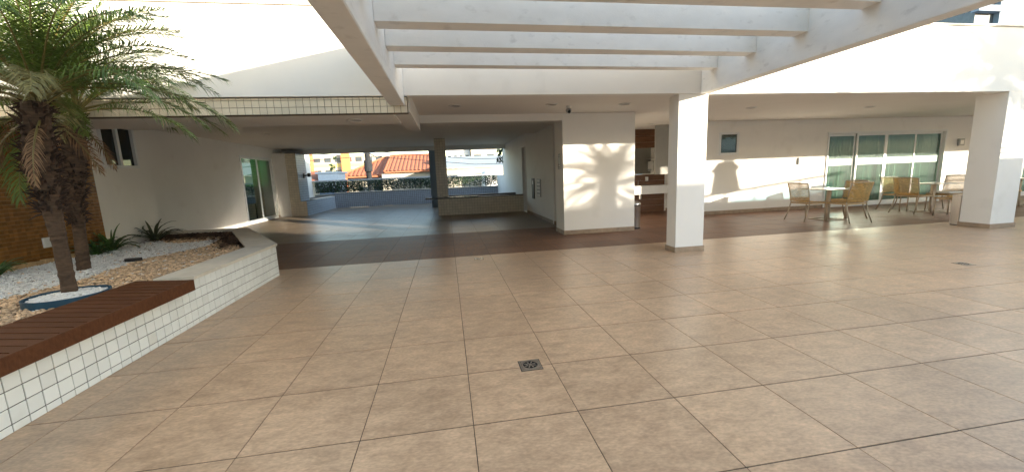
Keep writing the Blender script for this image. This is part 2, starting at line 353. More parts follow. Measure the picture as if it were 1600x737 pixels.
# ------------------------------------------------------------------ pergola
pg = thing('pergola', 'white concrete pergola with cross beams above the patio', 'pergola', (1.7, 5.81, 2.4))
def side_beam(x0, x1, z0, z1, y0=-3.0, y1=5.775):
    return B((x0, y0, z0), (x1, y1, z1), 0.008)
side_beam(-0.70, -0.50, 2.36, 3.22).build('side_beam', plaster_beam, pg)
side_beam(3.96, 4.115, 2.482, 3.22).build('side_beam', plaster_beam, pg)
def cross(yl, yr, w):
    xl, xr = -0.497, 3.957
    zl, zr, zt = 2.645, 2.77, 3.18
    mb = MB(); mb.hexa([(xl, yl, zl), (xr, yr, zr), (xr, yr+w, zr), (xl, yl+w, zl)], [(xl, yl, zt), (xr, yr, zt), (xr, yr+w, zt), (xl, yl+w, zt)])
    mb.build('cross_beam', plaster_beam, pg)
for k, (yl, yr, w) in enumerate([(4.83, 5.40, .155), (4.18, 4.68, .18), (3.56, 3.95, .18), (2.93, 3.21, .18), (2.29, 2.47, .18), (1.64, 1.73, .18), (0.98, 1.0, .18), (0.3, 0.3, .18), (-.4, -.4, .18)]):
    cross(yl, yr, w)

# ------------------------------------------------------------------ walls
def baseboard(mb_parts, parent):
    for lo, hi in mb_parts: B(lo, hi, 0.002).build('skirting', skirt_m, parent)

# left upper wall + cream tile band
uw = thing('upper_wall', 'white upper wall over the left passage, cream tile band below', 'wall', (-3, 5.78, 2.27))
B((-9.5, 5.78, 2.492), (4.117, 5.95, 3.60)).build('white_wall', plaster, uw)
B((-9.5, 5.775, 3.602), (-0.2, 5.95, 4.6)).build('upper_tile_backing', grout_c, uw)
bb = B((-6.85, 5.828, 2.27), (-0.47, 5.95, 2.488)).build('tile_band', grout_c, uw)
tm = [B((-.042, -0.006, 0), (.042, 0.004, .0845), .0015).mesh('band_tile', tile_c), B((-.042, -0.006, 0), (.042, 0.004, .026), .001).mesh('band_tile', tile_c)]
for i in range(70):
    x = -0.515 - .09*i
    for z, q in ((2.273, 0), (2.363, 0), (2.453, 1)):
        piece('band_tile', tm[q], (x, 5.824 + random.uniform(-.0007, .0007), z), bb)
mb = MB()
for i in range(95):
    for j in range(6): mb.box((-9.45+.098*i, 5.766, 3.61+.098*j), (-9.36+.098*i, 5.776, 3.70+.098*j))
mb.build('upper_tile_rows', tile_c, uw)['kind'] = 'stuff'

# right parapet fascia
rp = thing('parapet_wall', 'long white sunlit wall above the right porch with thin coping', 'wall', (12, 5.81, 2.49))
B((4.121, 5.81, 2.49), (30.0, 5.95, 3.565)).build('white_wall', plaster, rp)
B((4.121, 5.785, 3.567), (30.0, 6.0, 3.595), .004).build('coping', stone_cap, rp)

# ceilings
rc = thing('porch_ceiling', 'white ceiling over the porch with round recessed lights', None, (5, 7, 2.6), kind='structure')
B((-0.448, 5.952, 2.60), (30.0, 12.3, 2.86)).build('ceiling_slab', ceil_m, rc)
lc = thing('passage_ceiling', 'white ceiling and dropped beams over the left passage', None, (-3, 10, 2.76), kind='structure')
B((-6.85, 6.952, 2.76), (-0.682, 8.305, 3.0)).build('ceiling_slab', ceil_m, lc)
B((-7.3, 8.575, 2.7585), (3.3, 18.8, 3.0)).build('ceiling_slab', ceil_m, lc)
B((-6.85, 5.952, 2.272), (-0.682, 6.95, 3.0)).build('dropped_beam', ceil_m, lc)
B((-0.68, 5.952, 2.30), (-0.45, 8.305, 3.0)).build('dropped_beam', ceil_m, lc)
B((-6.85, 8.307, 2.452), (2.497, 8.573, 3.0)).build('dropped_beam', ceil_m, lc)
B((-6.85, 18.45, 2.57), (2.775, 18.8, 2.757)).build('dropped_beam', ceil_m, lc)

# centre column, right column
c1 = thing('column', 'white square column in the middle of the patio edge, brown skirting', 'column', (3.87, 5.94, 0))
B((3.62, 5.812, 0), (4.12, 6.08, 2.49), .004).build('shaft', plaster, c1)
baseboard([((3.605, 5.797, 0.001), (4.135, 6.095, 0.085))], c1)
c2 = thing('column', 'white square column at the right between the dining tables', 'column', (10.35, 6.0, 0))
B((10.08, 5.812, 0), (10.66, 6.27, 2.489), .004).build('shaft', plaster, c2)
baseboard([((10.065, 5.797, 0.001), (10.675, 6.285, 0.085))], c2)

# lift lobby block
bl = thing('lobby_wall', 'white block wall catching the palm shadow, left of the centre column', 'wall', (3.3, 8.6, 0))
B((2.5, 8.31, 0), (4.15, 8.95, 2.598), .003).build('wall_face', plaster, bl)
B((2.78, 10.12, 0), (3.4, 10.3, 2.598)).build('recess_wall', plaster, bl)
B((3.402, 8.952, 0), (4.148, 11.8, 2.598)).build('recess_wall', plaster, bl)
baseboard([((2.485, 8.295, .001), (4.15, 8.3095, .095)), ((2.485, 8.3105, .001), (2.4995, 8.95, .095)), ((2.765, 10.105, .001), (3.4, 10.119, .095))], bl)

cw = thing('corridor_wall', 'white side wall of the passage with a door opening and call panels', 'wall', (2.9, 13, 0))
mb = B((2.78, 10.302, 0), (3.0, 13.75, 2.757)); mb.box((2.78, 14.35, 0), (3.0, 19.4, 2.757)); mb.box((2.78, 13.751, 2.3), (3.0, 14.349, 2.757)); mb.box((2.78, 19.401, 0), (3.0, 21.95, 1.36))
mb.build('wall_face', plaster, cw)
B((3.02, 13.6, 0), (3.3, 14.5, 2.5)).build('door_leaf', doorwood, cw)
mb = B((2.755, 13.70, 0), (2.779, 13.752, 2.34)); mb.box((2.755, 14.348, 0), (2.779, 14.40, 2.34)); mb.box((2.755, 13.7525, 2.3), (2.779, 14.3475, 2.34))
mb.build('door_frame', lid_m, cw)
baseboard([((2.765, 10.302, .001), (2.779, 13.69, .095))], cw)
for i, (lab, y0, y1, z0, z1, mtp) in enumerate([('narrow black call panel on the passage side wall', 12.42, 12.75, .56, 1.22, dark_m), ('pale intercom panel with a column of round buttons on the passage wall', 11.55, 12.0, .66, 1.20, grey_pl)]):
    t = thing('call_panel' if i == 0 else 'intercom', lab, 'panel', (2.78, (y0+y1)/2, (z0+z1)/2))
    B((2.752, y0, z0), (2.778, y1, z1), .004).build('plate', mtp, t)
    n = 5
    for k in range(n):
        zz = z0 + (z1-z0)*(k+.5)/n
        if i == 1: MB().box((2.744, y0+.05, zz-.035), (2.7515, y1-.05, zz+.03), .003).build('button', white_pl, t)
    if i == 0: B((2.747, y0+.1, z1-.2), (2.7515, y1-.1, z1-.08)).build('display', steel, t)
t = thing('floor_sign', 'small grey lift sign on the side of the lobby wall', 'sign', (2.5, 8.57, 1.6))
B((2.487, 8.49, 1.44), (2.4985, 8.66, 1.78), .002).build('plate', grey_pl, t)
mb = MB()
for z in (1.48, 1.53, 1.70, 1.74): mb.box((2.4855, 8.52, z), (2.4868, 8.63, z+.022))
mb.build('dark_print', dark_m, t)

# left garden wall (X=-5.7) and brown mosaic
gw = thing('garden_wall', 'white wall with a small window beside the planted bed', 'wall', (-5.8, 7.5, 0))
W0, W1, WZ0, WZ1 = 7.78, 8.56, 1.75, 2.52
mb = B((-6.85, 7.552, 0), (-5.7, W0, 2.757)); mb.box((-6.85, W1, 0), (-5.7, 8.85, 2.757)); mb.box((-6.85, W0+.001, 0), (-5.7, W1-.001, WZ0)); mb.box((-6.85, W0+.001, WZ1), (-5.7, W1-.001, 2.757))
mb.build('wall_face', plaster, gw)
w = thing('window', 'small two-pane aluminium window', None, (-5.7, (W0+W1)/2, WZ0)); w.parent = gw; w.location -= gw.location; del w['label']
mb = MB(); d0, d1 = -5.76, -5.675
for lo, hi in (((d0, W0+.002, WZ0+.002), (d1, W1-.002, WZ0+.05)), ((d0, W0+.002, WZ1-.045), (d1, W1-.002, WZ1-.002)), ((d0, W0+.002, WZ0+.051), (d1, W0+.05, WZ1-.046)), ((d0, W1-.05, WZ0+.051), (d1, W1-.002, WZ1-.046)), ((d0, (W0+W1)/2-.03, WZ0+.051), (d1-.01, (W0+W1)/2+.03, WZ1-.046))): mb.box(lo, hi, .003)
mb.build('frame', alu_w, w)
for a, b in ((W0+.051, (W0+W1)/2-.031), ((W0+W1)/2+.031, W1-.051)):
    B((-5.735, a, WZ0+.052), (-5.728, b, WZ1-.047)).build('pane', glass_win, w)
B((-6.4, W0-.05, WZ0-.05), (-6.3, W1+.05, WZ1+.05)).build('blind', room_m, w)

bw = thing('mosaic_wall', 'brown glazed mosaic wall behind the palms', 'wall', (-5.8, 6, 0))
B((-6.85, -6, 0), (-5.70, 7.55, 2.268)).build('backing', grout_b, bw)
B((-6.85, -6, 2.27), (-5.702, 5.77, 4.6)).build('upper_part', plaster, bw)
mb = MB(); s_ = .0535
for i in range(int(3.2/s_)):
    y = 7.545 - s_*(i+1)
    for j in range(int(2.26/.0535)): mb.box((-5.699, y+.003, .004+.0535*j), (-5.692, y+s_, .054+.0535*j))
mb.build('mosaic_tiles', tile_b, bw)['kind'] = 'stuff'
t = tag(B((-5.691, 6.49, .60), (-5.668, 6.62, .74), .004).build('outlet_cover', white_pl, at=(-5.69, 6.55, .6)), 'small white outlet cover on the brown mosaic wall', 'outlet')

# recessed left wall with sliding glass door
lw = thing('recessed_wall', 'white passage wall with a sliding glass door at the left', 'wall', (-6.95, 13, 0))
D0, D1, DH = 14.82, 17.32, 2.37
mb = B((-7.05, 8.852, 0), (-6.85, D0, 2.9)); mb.box((-7.05, D1, 0), (-6.85, 21.9, 2.9)); mb.box((-7.05, D0+.001, DH), (-6.85, D1-.001, 2.9))
mb.build('wall_face', plaster, lw)
baseboard([((-6.849, 17.33, .001), (-6.835, 17.5, .095))], lw)
sd_ = thing('sliding_door', 'two-leaf green glass sliding door in the left passage wall', 'door', (-6.9, (D0+D1)/2, 0))
mb = MB()
for lo, hi in (((-6.93, D0, 0.002), (-6.83, D1, .06)), ((-6.93, D0, DH-.05), (-6.83, D1, DH-.001)), ((-6.93, D0, .061), (-6.83, D0+.05, DH-.051)), ((-6.93, D1-.06, .061), (-6.83, D1, DH-.051))): mb.box(lo, hi, .003)
mb.build('frame', alu_w, sd_)
ym = (D0+D1)/2
for k, (a, b, xx) in enumerate([(D0+.052, ym, -6.855), (ym+.02, D1-.062, -6.885)]):
    lf = MB()
    for lo, hi in (((xx-.012, a, .063), (xx+.012, b, .13)), ((xx-.012, a, DH-.10), (xx+.012, b, DH-.053)), ((xx-.012, a, .131), (xx+.012, a+.06, DH-.101)), ((xx-.012, b-.10, .131), (xx+.012, b, DH-.101))): lf.box(lo, hi, .002)
    o = lf.build('door_leaf', alu_w, sd_); B((xx-.004, a+.061, .132), (xx+.004, b-.101, DH-.102)).build('pane', glass_d, o)
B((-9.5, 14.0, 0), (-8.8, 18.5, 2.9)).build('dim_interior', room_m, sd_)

# generic tile cladding as one real-geometry part
def clad(mb, plane, at, a0, a1, z0, z1, s, g=.004, depth=.006):
    na = max(1, round((a1-a0)/s)); nz = max(1, round((z1-z0)/s)); sa, sz = (a1-a0)/na, (z1-z0)/nz
    for i in range(na):
        for j in range(nz):
            a, b, c, d = a0+sa*i+g/2, a0+sa*(i+1)-g/2, z0+sz*j+g/2, z0+sz*(j+1)-g/2
            if plane == 'y': mb.box((a, at-depth, c), (b, at-.0005, d))
            elif plane == '-y': mb.box((a, at+.0005, c), (b, at+depth, d))
            elif plane == 'x': mb.box((at+.0005, a, c), (at+depth, b, d))
            elif plane == '-x': mb.box((at-depth, a, c), (at-.0005, b, d))
# left tiled pier
lp = thing('tiled_pier', 'tiled pier at the far end of the left passage wall', 'pier', (-6.4, 18, 0))
B((-6.40, 17.5, 0), (-6.0, 18.6, 2.568)).build('core', grout_c, lp); B((-6.848, 17.48, 0), (-6.402, 18.6, 2.568)).build('white_return', plaster, lp)
mb = MB(); clad(mb, 'y', 17.5, -6.40, -6.0, 0, 2.56, .1); mb.build('cream_tiles', tile_c, lp)['kind'] = 'stuff'
mb = MB(); clad(mb, 'x', -6.0, 17.5, 18.6, .6, 2.56, .1, g=.008); mb.build('side_tiles', tile_g, lp)['kind'] = 'stuff'
t = thing('wall_lamp', 'small black wall lamp on the side of the left tiled pier', 'lamp', (-6, 18.2, 1.6))
B((-5.99, 18.12, 1.55), (-5.96, 18.28, 1.75), .004).build('plate', dark_m, t)
MB().tube([(-5.96, 18.2, 1.66), (-5.82, 18.2, 1.68)], .03, 10).build('arm', dark_m, t); B((-5.83, 18.13, 1.6), (-5.72, 18.27, 1.76), .01).build('head', dark_m, t)
# left low planter running to the parapet
pl = thing('low_planter', 'low tiled planter box along the left of the far terrace', 'planter', (-5.9, 19.5, 0))
B((-6.848, 18.602, 0), (-5.75, 21.68, .60)).build('core', grout_c, pl)
B((-5.998, 17.42, 0), (-5.75, 18.6, .60)).build('core_front', grout_c, pl)
mb = MB(); clad(mb, 'x', -5.75, 17.42, 21.68, 0, .60, .1, g=.008); mb.build('side_tiles', tile_g, pl)['kind'] = 'stuff'
mb = MB(); clad(mb, 'y', 17.42, -5.998, -5.75, 0, .60, .1); mb.build('front_tiles', tile_c, pl)['kind'] = 'stuff'
B((-6.0, 18.603, .602), (-5.74, 21.68, .625)).build('rim', stone_cap, pl)
# far parapet
fp = thing('terrace_parapet', 'low tiled parapet closing the far terrace', 'wall', (-2, 21.8, 0))
B((-5.748, 21.7, 0), (2.78, 21.95, .76)).build('core', grout_c, fp)
mb = MB(); clad(mb, 'y', 21.7, -5.74, 2.775, 0, .76, .1, g=.012); mb.build('face_tiles', tile_p, fp)['kind'] = 'stuff'
B((-5.74, 21.66, .762), (2.78, 21.99, .785)).build('coping', stone_cap, fp)
gr = thing('guard_rail', 'thin dark guard rail with a blue-grey handrail on the far parapet', 'railing', (-2, 21.85, .785))
MB().box((-6.8, 21.79, 1.37), (2.78, 21.88, 1.44), .006).build('handrail', rail_m, gr)
pm = B((-.011, -.011, 0), (.011, .011, .595)).mesh('post', dark_m)
for i in range(33): piece('post', pm, (-6.6+.29*i, 21.84, .785), gr)
# middle planter, granite slab, middle column, far column
mp_ = thing('passage_planter', 'low cream-tiled planter across the right half of the passage', 'planter', (1.2, 14.8, 0))
mb = B((-.35, 14.35, 0), (2.775, 14.55, .60)); mb.box((-.35, 14.551, 0), (-.15, 16.2, .60)); mb.box((-.149, 16.0, 0), (2.775, 16.2, .6)); mb.box((-.148, 14.552, 0), (2.774, 15.99, .3))
mb.build('core', grout_c, mp_)
mb = MB(); clad(mb, 'y', 14.35, -.35, 2.775, 0, .595, .1); mb.build('front_tiles', tile_c, mp_)['kind'] = 'stuff'
mb = B((1.1, 14.32, .602), (2.775, 14.58, .63)); mb.box((-.38, 15.98, .602), (2.775, 16.23, .63)); mb.build('rim', doorwood, mp_)
t = tag(MB().box((-.78, 14.25, .602), (1.09, 14.75, .645), .004).build('granite_slab', granite, at=(.1, 14.5, .6)), 'dark granite bench slab lying on the passage planter', 'slab')
mc = thing('tiled_column', 'narrow cream-tiled column rising from the passage planter', 'column', (-.17, 15.1, .65))
B((-.36, 14.95, .646), (.03, 15.4, 2.758)).build('core', grout_c, mc)
mb = MB(); clad(mb, 'y', 14.95, -.36, .03, .65, 2.75, .1); clad(mb, 'x', .03, 14.95, 15.4, .65, 2.75, .1); clad(mb, '-x', -.36, 14.95, 15.4, .65, 2.75, .1); mb.build('face_tiles', tile_c, mc)['kind'] = 'stuff'
fc = thing('rear_column', 'grey column behind the cream-tiled column at the terrace edge', 'column', (-.4, 18.6, 0))
B((-.72, 18.46, 0), (-.35, 18.78, 2.569)).build('shaft', bluegrey_w, fc)

# right back wall with sliders
YW = 10.2
SL = [11.15, 12.2, 13.25, 14.35, 15.45]; SH = 2.22
wv = thing('dining_wall', 'long white wall behind the dining tables with glass doors', 'wall', (11, YW, 0))
mb = MB(); q = .2
wx0, wx1, wz0, wz1 = 7.64, 8.20, 1.70, 2.26
for lo, hi in (((7.0, YW, 0), (wx0, YW+q, 2.598)), ((wx0+.001, YW, 0), (wx1-.001, YW+q, wz0)), ((wx0+.001, YW, wz1), (wx1-.001, YW+q, 2.598)), ((wx1, YW, 0), (SL[0], YW+q, 2.598)),
               ((SL[0]+.001, YW, SH), (SL[-1]-.001, YW+q, 2.598)), ((SL[-1], YW, 0), (16.6, YW+q, 2.598)), ((16.601, YW, SH), (20.8, YW+q, 2.598)), ((20.801, YW, 0), (26, YW+q, 2.598))): mb.box(lo, hi)
mb.build('wall_face', plaster, wv)
baseboard([((7.0, YW-.015, .001), (SL[0], YW-.001, .10)), ((SL[-1], YW-.015, .001), (16.6, YW-.001, .10)), ((6.985, YW-.015, .001), (6.9985, YW+.2, .10))], wv)
w = thing('window', '', None, (7.9, YW, wz0)); w.parent = wv; w.location -= wv.location; del w['label']
mb = MB()
for lo, hi in (((wx0-.03, YW-.02, wz0-.03), (wx1+.03, YW+.05, wz0+.03)), ((wx0-.03, YW-.02, wz1-.03), (wx1+.03, YW+.05, wz1+.03)), ((wx0-.03, YW-.02, wz0+.031), (wx0+.03, YW+.05, wz1-.031)), ((wx1-.03, YW-.02, wz0+.031), (wx1+.03, YW+.05, wz1-.031))): mb.box(lo, hi, .003)
mb.build('frame', alu_w, w); B((wx0+.031, YW+.012, wz0+.031), (wx1-.031, YW+.02, wz1-.031)).build('pane', glass_grey, w)
B((wx0+.002, YW+.10, wz0+.002), (wx1-.002, YW+.12, wz1-.002)).build('blind', curtain, w)

def slider(label, xs, first):
    t = thing('sliding_door', label, 'door', ((xs[0]+xs[-1])/2, YW, 0))
    mb = MB(); a, b = xs[0], xs[-1]
    for lo, hi in (((a, YW-.03, .002), (b, YW+.12, .055)), ((a, YW-.03, SH-.05), (b, YW+.12, SH-.001)), ((a, YW-.03, .056), (a+.05, YW+.12, SH-.051)), ((b-.05, YW-.03, .056), (b, YW+.12, SH-.051))): mb.box(lo, hi, .003)
    mb.build('frame', alu_w, t)
    for k in range(len(xs)-1):
        yy = YW + (.075 if k in (0, 3) else .025)
        l, r = xs[k]+(.052 if k == 0 else .003), xs[k+1]-(.052 if k == len(xs)-2 else .003)
        f = MB()
        for lo, hi in (((l, yy-.018, .058), (r, yy+.018, .14)), ((l, yy-.018, SH-.12), (r, yy+.018, SH-.053)), ((l, yy-.018, .141), (l+.05, yy+.018, SH-.121)), ((r-.05, yy-.018, .141), (r, yy+.018, SH-.121))): f.box(lo, hi, .003)
        o = f.build('door_leaf', alu_w, t)
        B((l+.051, yy-.004, .141), (r-.051, yy+.004, SH-.121)).build('pane', glass_g, o)
        B((l+.051, yy-.0065, 1.24), (r-.051, yy-.0045, 1.44)).build('privacy_film', film_m, o)
    # pleated curtains just inside
    for k in range(len(xs)-1):
        mb = MB(); x = xs[k]+.02; n = 44; w_ = (xs[k+1]-xs[k]-.04)/n; ph = random.uniform(0, 6)
        pts = [(x+w_*i, YW+.21+.055*math.sin(i*1.35+ph+.5*math.sin(i*.37)) + random.uniform(-.006, .006)) for i in range(n+1)]
        for i in range(n):
            (xa, ya), (xb, yb) = pts[i], pts[i+1]
            mb.quad((xa, ya, .03), (xb, yb, .03), (xb, yb, SH+.05), (xa, ya, SH+.05))
        cu = mb.build('curtain', curtain, t)
        so_ = cu.modifiers.new('thick', 'SOLIDIFY'); so_.thickness = .003
    return t
slider('four-leaf green glass sliding door behind the dining tables', SL, True)
slider('green glass sliding door partly hidden behind the right column', [16.6, 17.65, 18.7, 19.75, 20.8], False)
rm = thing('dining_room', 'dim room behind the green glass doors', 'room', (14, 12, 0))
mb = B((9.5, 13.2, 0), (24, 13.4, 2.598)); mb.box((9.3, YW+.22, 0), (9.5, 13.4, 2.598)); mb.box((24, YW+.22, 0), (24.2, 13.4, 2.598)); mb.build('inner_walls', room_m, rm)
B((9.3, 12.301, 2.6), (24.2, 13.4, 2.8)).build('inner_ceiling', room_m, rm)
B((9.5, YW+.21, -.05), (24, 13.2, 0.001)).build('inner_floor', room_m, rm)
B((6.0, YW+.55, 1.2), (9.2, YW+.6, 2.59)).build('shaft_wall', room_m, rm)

# washroom niche
wn_ = thing('washroom_wall', 'wood-clad back wall and white side wall of the washroom niche', 'wall', (5.8, 11.8, 0))
B((3.0, 11.85, 0), (7.2, 12.05, 2.598)).build('backing', plaster, wn_)
B((7.0, YW+.202, 0), (7.2, 11.849, 2.598)).build('side_wall', plaster, wn_)
pmh = {}
for k in range(13):
    z0 = .002 + .2*k; z1 = min(2.596, z0+.197)
    B((4.16, 11.835, z0), (6.94, 11.849, z1), .0015).build('wood_plank', wood_wall, wn_)
baseboard([((6.985, YW+.204, .001), (6.9985, 11.83, .095))], wn_)
sk = thing('washbasin', 'white box-front washbasin counter in the wood-clad niche', 'sink', (5.8, 11.6, .55))
B((4.16, 11.33, .60), (6.86, 11.834, .86), .006).build('counter', white_pl, sk)
MB().lathe([(.045, -.16), (.045, 0), (.03, .0), (.03, .03)], (5.98, 11.6, .60), 12).build('drain_trap', chrome, sk, smooth=False)
MB().tube([(5.98, 11.74, .861), (5.98, 11.74, 1.0), (5.98, 11.70, 1.04), (5.98, 11.58, 1.03)], .014, 10).build('faucet', chrome, sk, smooth=True)
t = thing('mirror', 'frameless rectangular mirror above the washbasin', 'mirror', (5.4, 11.8, 1.6))
B((4.3, 11.822, 1.20), (6.62, 11.834, 2.02)).build('glass', mirror_m, t)
t = thing('towel_dispenser', 'pale paper towel dispenser on the niche side wall', 'dispenser', (6.9, 11.0, 1.4))
B((6.86, 10.85, 1.30), (6.998, 11.15, 1.62), .02).build('body', white_pl, t); B((6.85, 10.88, 1.31), (6.859, 11.12, 1.36)).build('slot', grey_pl, t)
B((6.84, 10.80, 1.70), (6.998, 11.18, 1.715)).build('shelf', steel, t)
t = thing('soap_dispenser', 'small soap pump beside the washbasin mirror', 'dispenser', (6.3, 11.8, 1.05))
B((6.26, 11.76, .99), (6.34, 11.834, 1.12), .008).build('body', white_pl, t)

# bins
t = thing('waste_bin', 'round steel pedal bin beside the lobby wall', 'bin', (4.31, 8.62, 0))
MB().lathe([(.125, .0), (.128, .02), (.128, .55), (.131, .555), (.131, .575), (.12, .61), (.07, .635), (.001, .64)], (4.31, 8.62, .001), 28).build('body', steel, t, smooth=True)
MB().lathe([(.132, .0), (.132, .03)], (4.31, 8.62, .001), 28).build('base_ring', dark_m, t)
MB().lathe([(.133, .535), (.133, .553)], (4.31, 8.62, .001), 28).build('rim', dark_m, t)
t = thing('waste_bin', 'square brushed steel bin standing behind the right column', 'bin', (10.24, 6.48, 0))
B((10.12, 6.30, .012), (10.36, 6.45, .60), .006).build('body', steel, t); B((10.13, 6.31, 0), (10.35, 6.44, .0115)).build('plinth', dark_m, t)
B((10.115, 6.295, .601), (10.365, 6.455, .615), .003).build('rim', chrome, t)

# small wall devices on dining wall
t = thing('wall_box', 'grey wall telephone box left of the glass doors, notice below it', 'intercom', (10.25, YW, 1.4))
B((10.18, YW-.05, 1.32), (10.30, YW-.001, 1.52), .008).build('box', grey_pl, t)
mb = MB()
for k in range(9):
    x = 10.19+random.uniform(0, .07); z = 1.24-.025*k; mb.box((x, YW-.003, z), (x+random.uniform(.02, .05), YW-.001, z+.012))
mb.build('printed_marks', paper_m, t)
t = thing('wall_lamp', 'square grey wall lamp between the glass doors', 'lamp', (16.0, YW, 1.8))
B((15.90, YW-.06, 1.70), (16.12, YW-.001, 1.92), .01).build('body', grey_pl, t); B((15.95, YW-.065, 1.75), (16.07, YW-.0605, 1.87)).build('lens', white_pl, t)

# ceiling fixtures
def lamp(x, y, z, label):
    t = thing('ceiling_light', label, 'ceiling light', (x, y, z), group='round recessed ceiling lights')
    MB().lathe([(.085, -.0015), (.115, -.0015), (.115, -.012), (.088, -.016), (.085, -.0015)], (x, y, z), 28).build('trim_ring', lid_m, t, smooth=False)
    MB().lathe([(.001, -.004), (.084, -.004)], (x, y, z), 28).build('lens', lens_m, t)
for a in [(.23, 7.24, 2.6, 'recessed light in the porch ceiling, nearest the left beam'), (1.98, 7.22, 2.6, 'recessed light in the porch ceiling just left of the camera dome'),
          (3.41, 7.25, 2.6, 'recessed light in the ceiling in front of the lobby wall right edge'), (6.65, 7.91, 2.6, 'recessed light in the ceiling just right of the centre column'),
          (9.88, 8.06, 2.6, 'recessed light in the ceiling before the right column'), (5.71, 10.54, 2.6, 'recessed light above the washroom niche'),
          (-1.3, 6.4, 2.272, 'recessed light under the dropped beam behind the tile band'), (-4.9, 12.3, 2.76, 'recessed light in the left passage ceiling'), (.4, 11.2, 2.76, 'recessed light in the passage ceiling toward the corridor')]: lamp(*a)
t = thing('security_camera', 'small dark-eyed security camera hanging from the porch ceiling', 'camera', (2.36, 7.42, 2.6))
MB().lathe([(.05, -.001), (.05, -.03), (.03, -.04)], (2.36, 7.42, 2.6), 20).build('mount', white_pl, t, smooth=False)
MB().lathe([(.03, -.04), (.055, -.06), (.055, -.10), (.03, -.125), (.001, -.13)], (2.36, 7.42, 2.6), 20).build('housing', grey_pl, t, smooth=True)
MB().lathe([(.001, -.045), (.026, -.03), (.03, 0), (.02, .02)], (2.36, 7.385, 2.50), 16).build('lens', dark_m, t, smooth=True)

# ------------------------------------------------------------------ drains
def drain(x, y, s, label, rot):
    t = thing('floor_drain', label, 'drain', (x, y, 0))
    t.rotation_euler.z = rot
    def bl_(mb, name, mt): 
        o = bpy.data.objects.new(name, mb.mesh(name, mt)); C.objects.link(o); o.parent = t
    h = s/2
    mb = MB()
    for lo, hi in (((-h, -h, .0006), (h, -h+.012, .0035)), ((-h, h-.012, .0006), (h, h, .0035)), ((-h, -h+.0121, .0006), (-h+.012, h-.0121, .0035)), ((h-.012, -h+.0121, .0006), (h, h-.0121, .0035))): mb.box(lo, hi)
    bl_(mb, 'frame', chrome)
    bl_(B((-h-.005, -h-.005, -.001), (h+.005, h+.005, .0005)), 'well', hole_m)
    # grate: disc plate with star slots between petals
    mb = MB(); k = 8; ro = h-.016
    for i in range(k):
        a0 = 2*math.pi*i/k + .12; a1 = 2*math.pi*(i+1)/k - .12
        ri = ro*.30; am = (a0+a1)/2
        p = [(ri*math.cos(a0), ri*math.sin(a0)), (ro*.6*math.cos(a0+.1), ro*.6*math.sin(a0+.1)), (ro*.86*math.cos(am), ro*.86*math.sin(am)), (ro*.6*math.cos(a1-.1), ro*.6*math.sin(a1-.1)), (ri*math.cos(a1), ri*math.sin(a1))]
        mb.prism(p, .0012, .0045)
    mb.lathe([(.001, .0045), (ro*.22, .0045), (ro*.22, .0012)], (0, 0, 0), 16)
    n = 32
    for i in range(n):   # outer plate, square outside and round inside
        a0, a1 = 2*math.pi*i/n, 2*math.pi*(i+1)/n
        def sqp(a): c, s2 = math.cos(a), math.sin(a); q_ = (ro+.003)/max(abs(c), abs(s2)); return (c*q_, s2*q_)
        rin = ro*.90
        mb.prism([(rin*math.cos(a0), rin*math.sin(a0)), sqp(a0), sqp(a1), (rin*math.cos(a1), rin*math.sin(a1))], .0012, .0042)
    bl_(mb, 'grate', chrome)
drain(.515, 2.625, .15, 'square chrome floor drain with star grate, nearest the camera', 0)
drain(.45, 6.45, .14, 'small dark floor drain at the edge of the brown tiles', 0)
drain(6.52, 3.95, .15, 'floor drain lying before the right column', 0)

# ------------------------------------------------------------------ planter (foreground left)
PLN = thing('planter', 'long white-tiled planter wall with stone coping at the left', 'planter', (-2.7, 4, 0))
outer = [(-2.587, -4), (-2.587, 6.29), (-4.20, 8.98), (-5.698, 9.10)]
inner = [(-2.90, -4), (-2.90, 6.19), (-4.32, 8.70), (-5.698, 8.83)]
def strip(o_, i_, z0, z1, name, mt, parent):
    mb = MB()
    for k in range(len(o_)-1):
        mb.hexa([(*i_[k], z0), (*o_[k], z0), (*o_[k+1], z0), (*i_[k+1], z0)], [(*i_[k], z1), (*o_[k], z1), (*o_[k+1], z1), (*i_[k+1], z1)])
    return mb.build(name, mt, parent)
core = strip(outer, inner, 0, .449, 'wall_core', grout_w, PLN)
capo = [(-2.565, 4.32), (-2.565, 6.31), (-4.19, 9.01), (-5.698, 9.13)]; capi = [(-2.93, 4.32), (-2.93, 6.17), (-4.34, 8.67), (-5.698, 8.80)]
def capseg(a, b): return strip([capo[a], capo[b]], [capi[a], capi[b]], .452, .485, 'coping_stone', stone_cap, PLN)
for k in range(3):
    n = 3 if k else 2
    for q_ in range(n):
        t0, t1 = q_/n, (q_+1)/n - .003
        l = lambda A, k_, t_: tuple(np.array(A[k_])*(1-t_) + np.array(A[k_+1])*t_)
        strip([l(capo, k, t0), l(capo, k, t1)], [l(capi, k, t0), l(capi, k, t1)], .452, .485, 'coping_stone', stone_cap, PLN)
tw = B((.0, -.0463, 0), (.007, .0463, .094), .0015).mesh('wall_tile', tile_w); tws = B((.0, -.0463, 0), (.007, .0463, .044), .0015).mesh('wall_tile', tile_w)
sep = 0; mbr = MB()
for i in range(105):
    y = 6.24 - .0985*i
    for r_, (z, me, h) in enumerate([(.002, tws, .046), (.052, tw, .096), (.152, tw, .096), (.252, tw, .096), (.352, tw, .096)]):
        if y > 1.9 and sep < 300:
            piece('wall_tile', me, (-2.5865+random.uniform(-.0006, .0008), y, z), core, rot=(random.gauss(0, .004), 0, random.gauss(0, .003))); sep += 1
        else: mbr.box((-2.5865, y-.0475, z), (-2.5795, y+.0475, z+h))
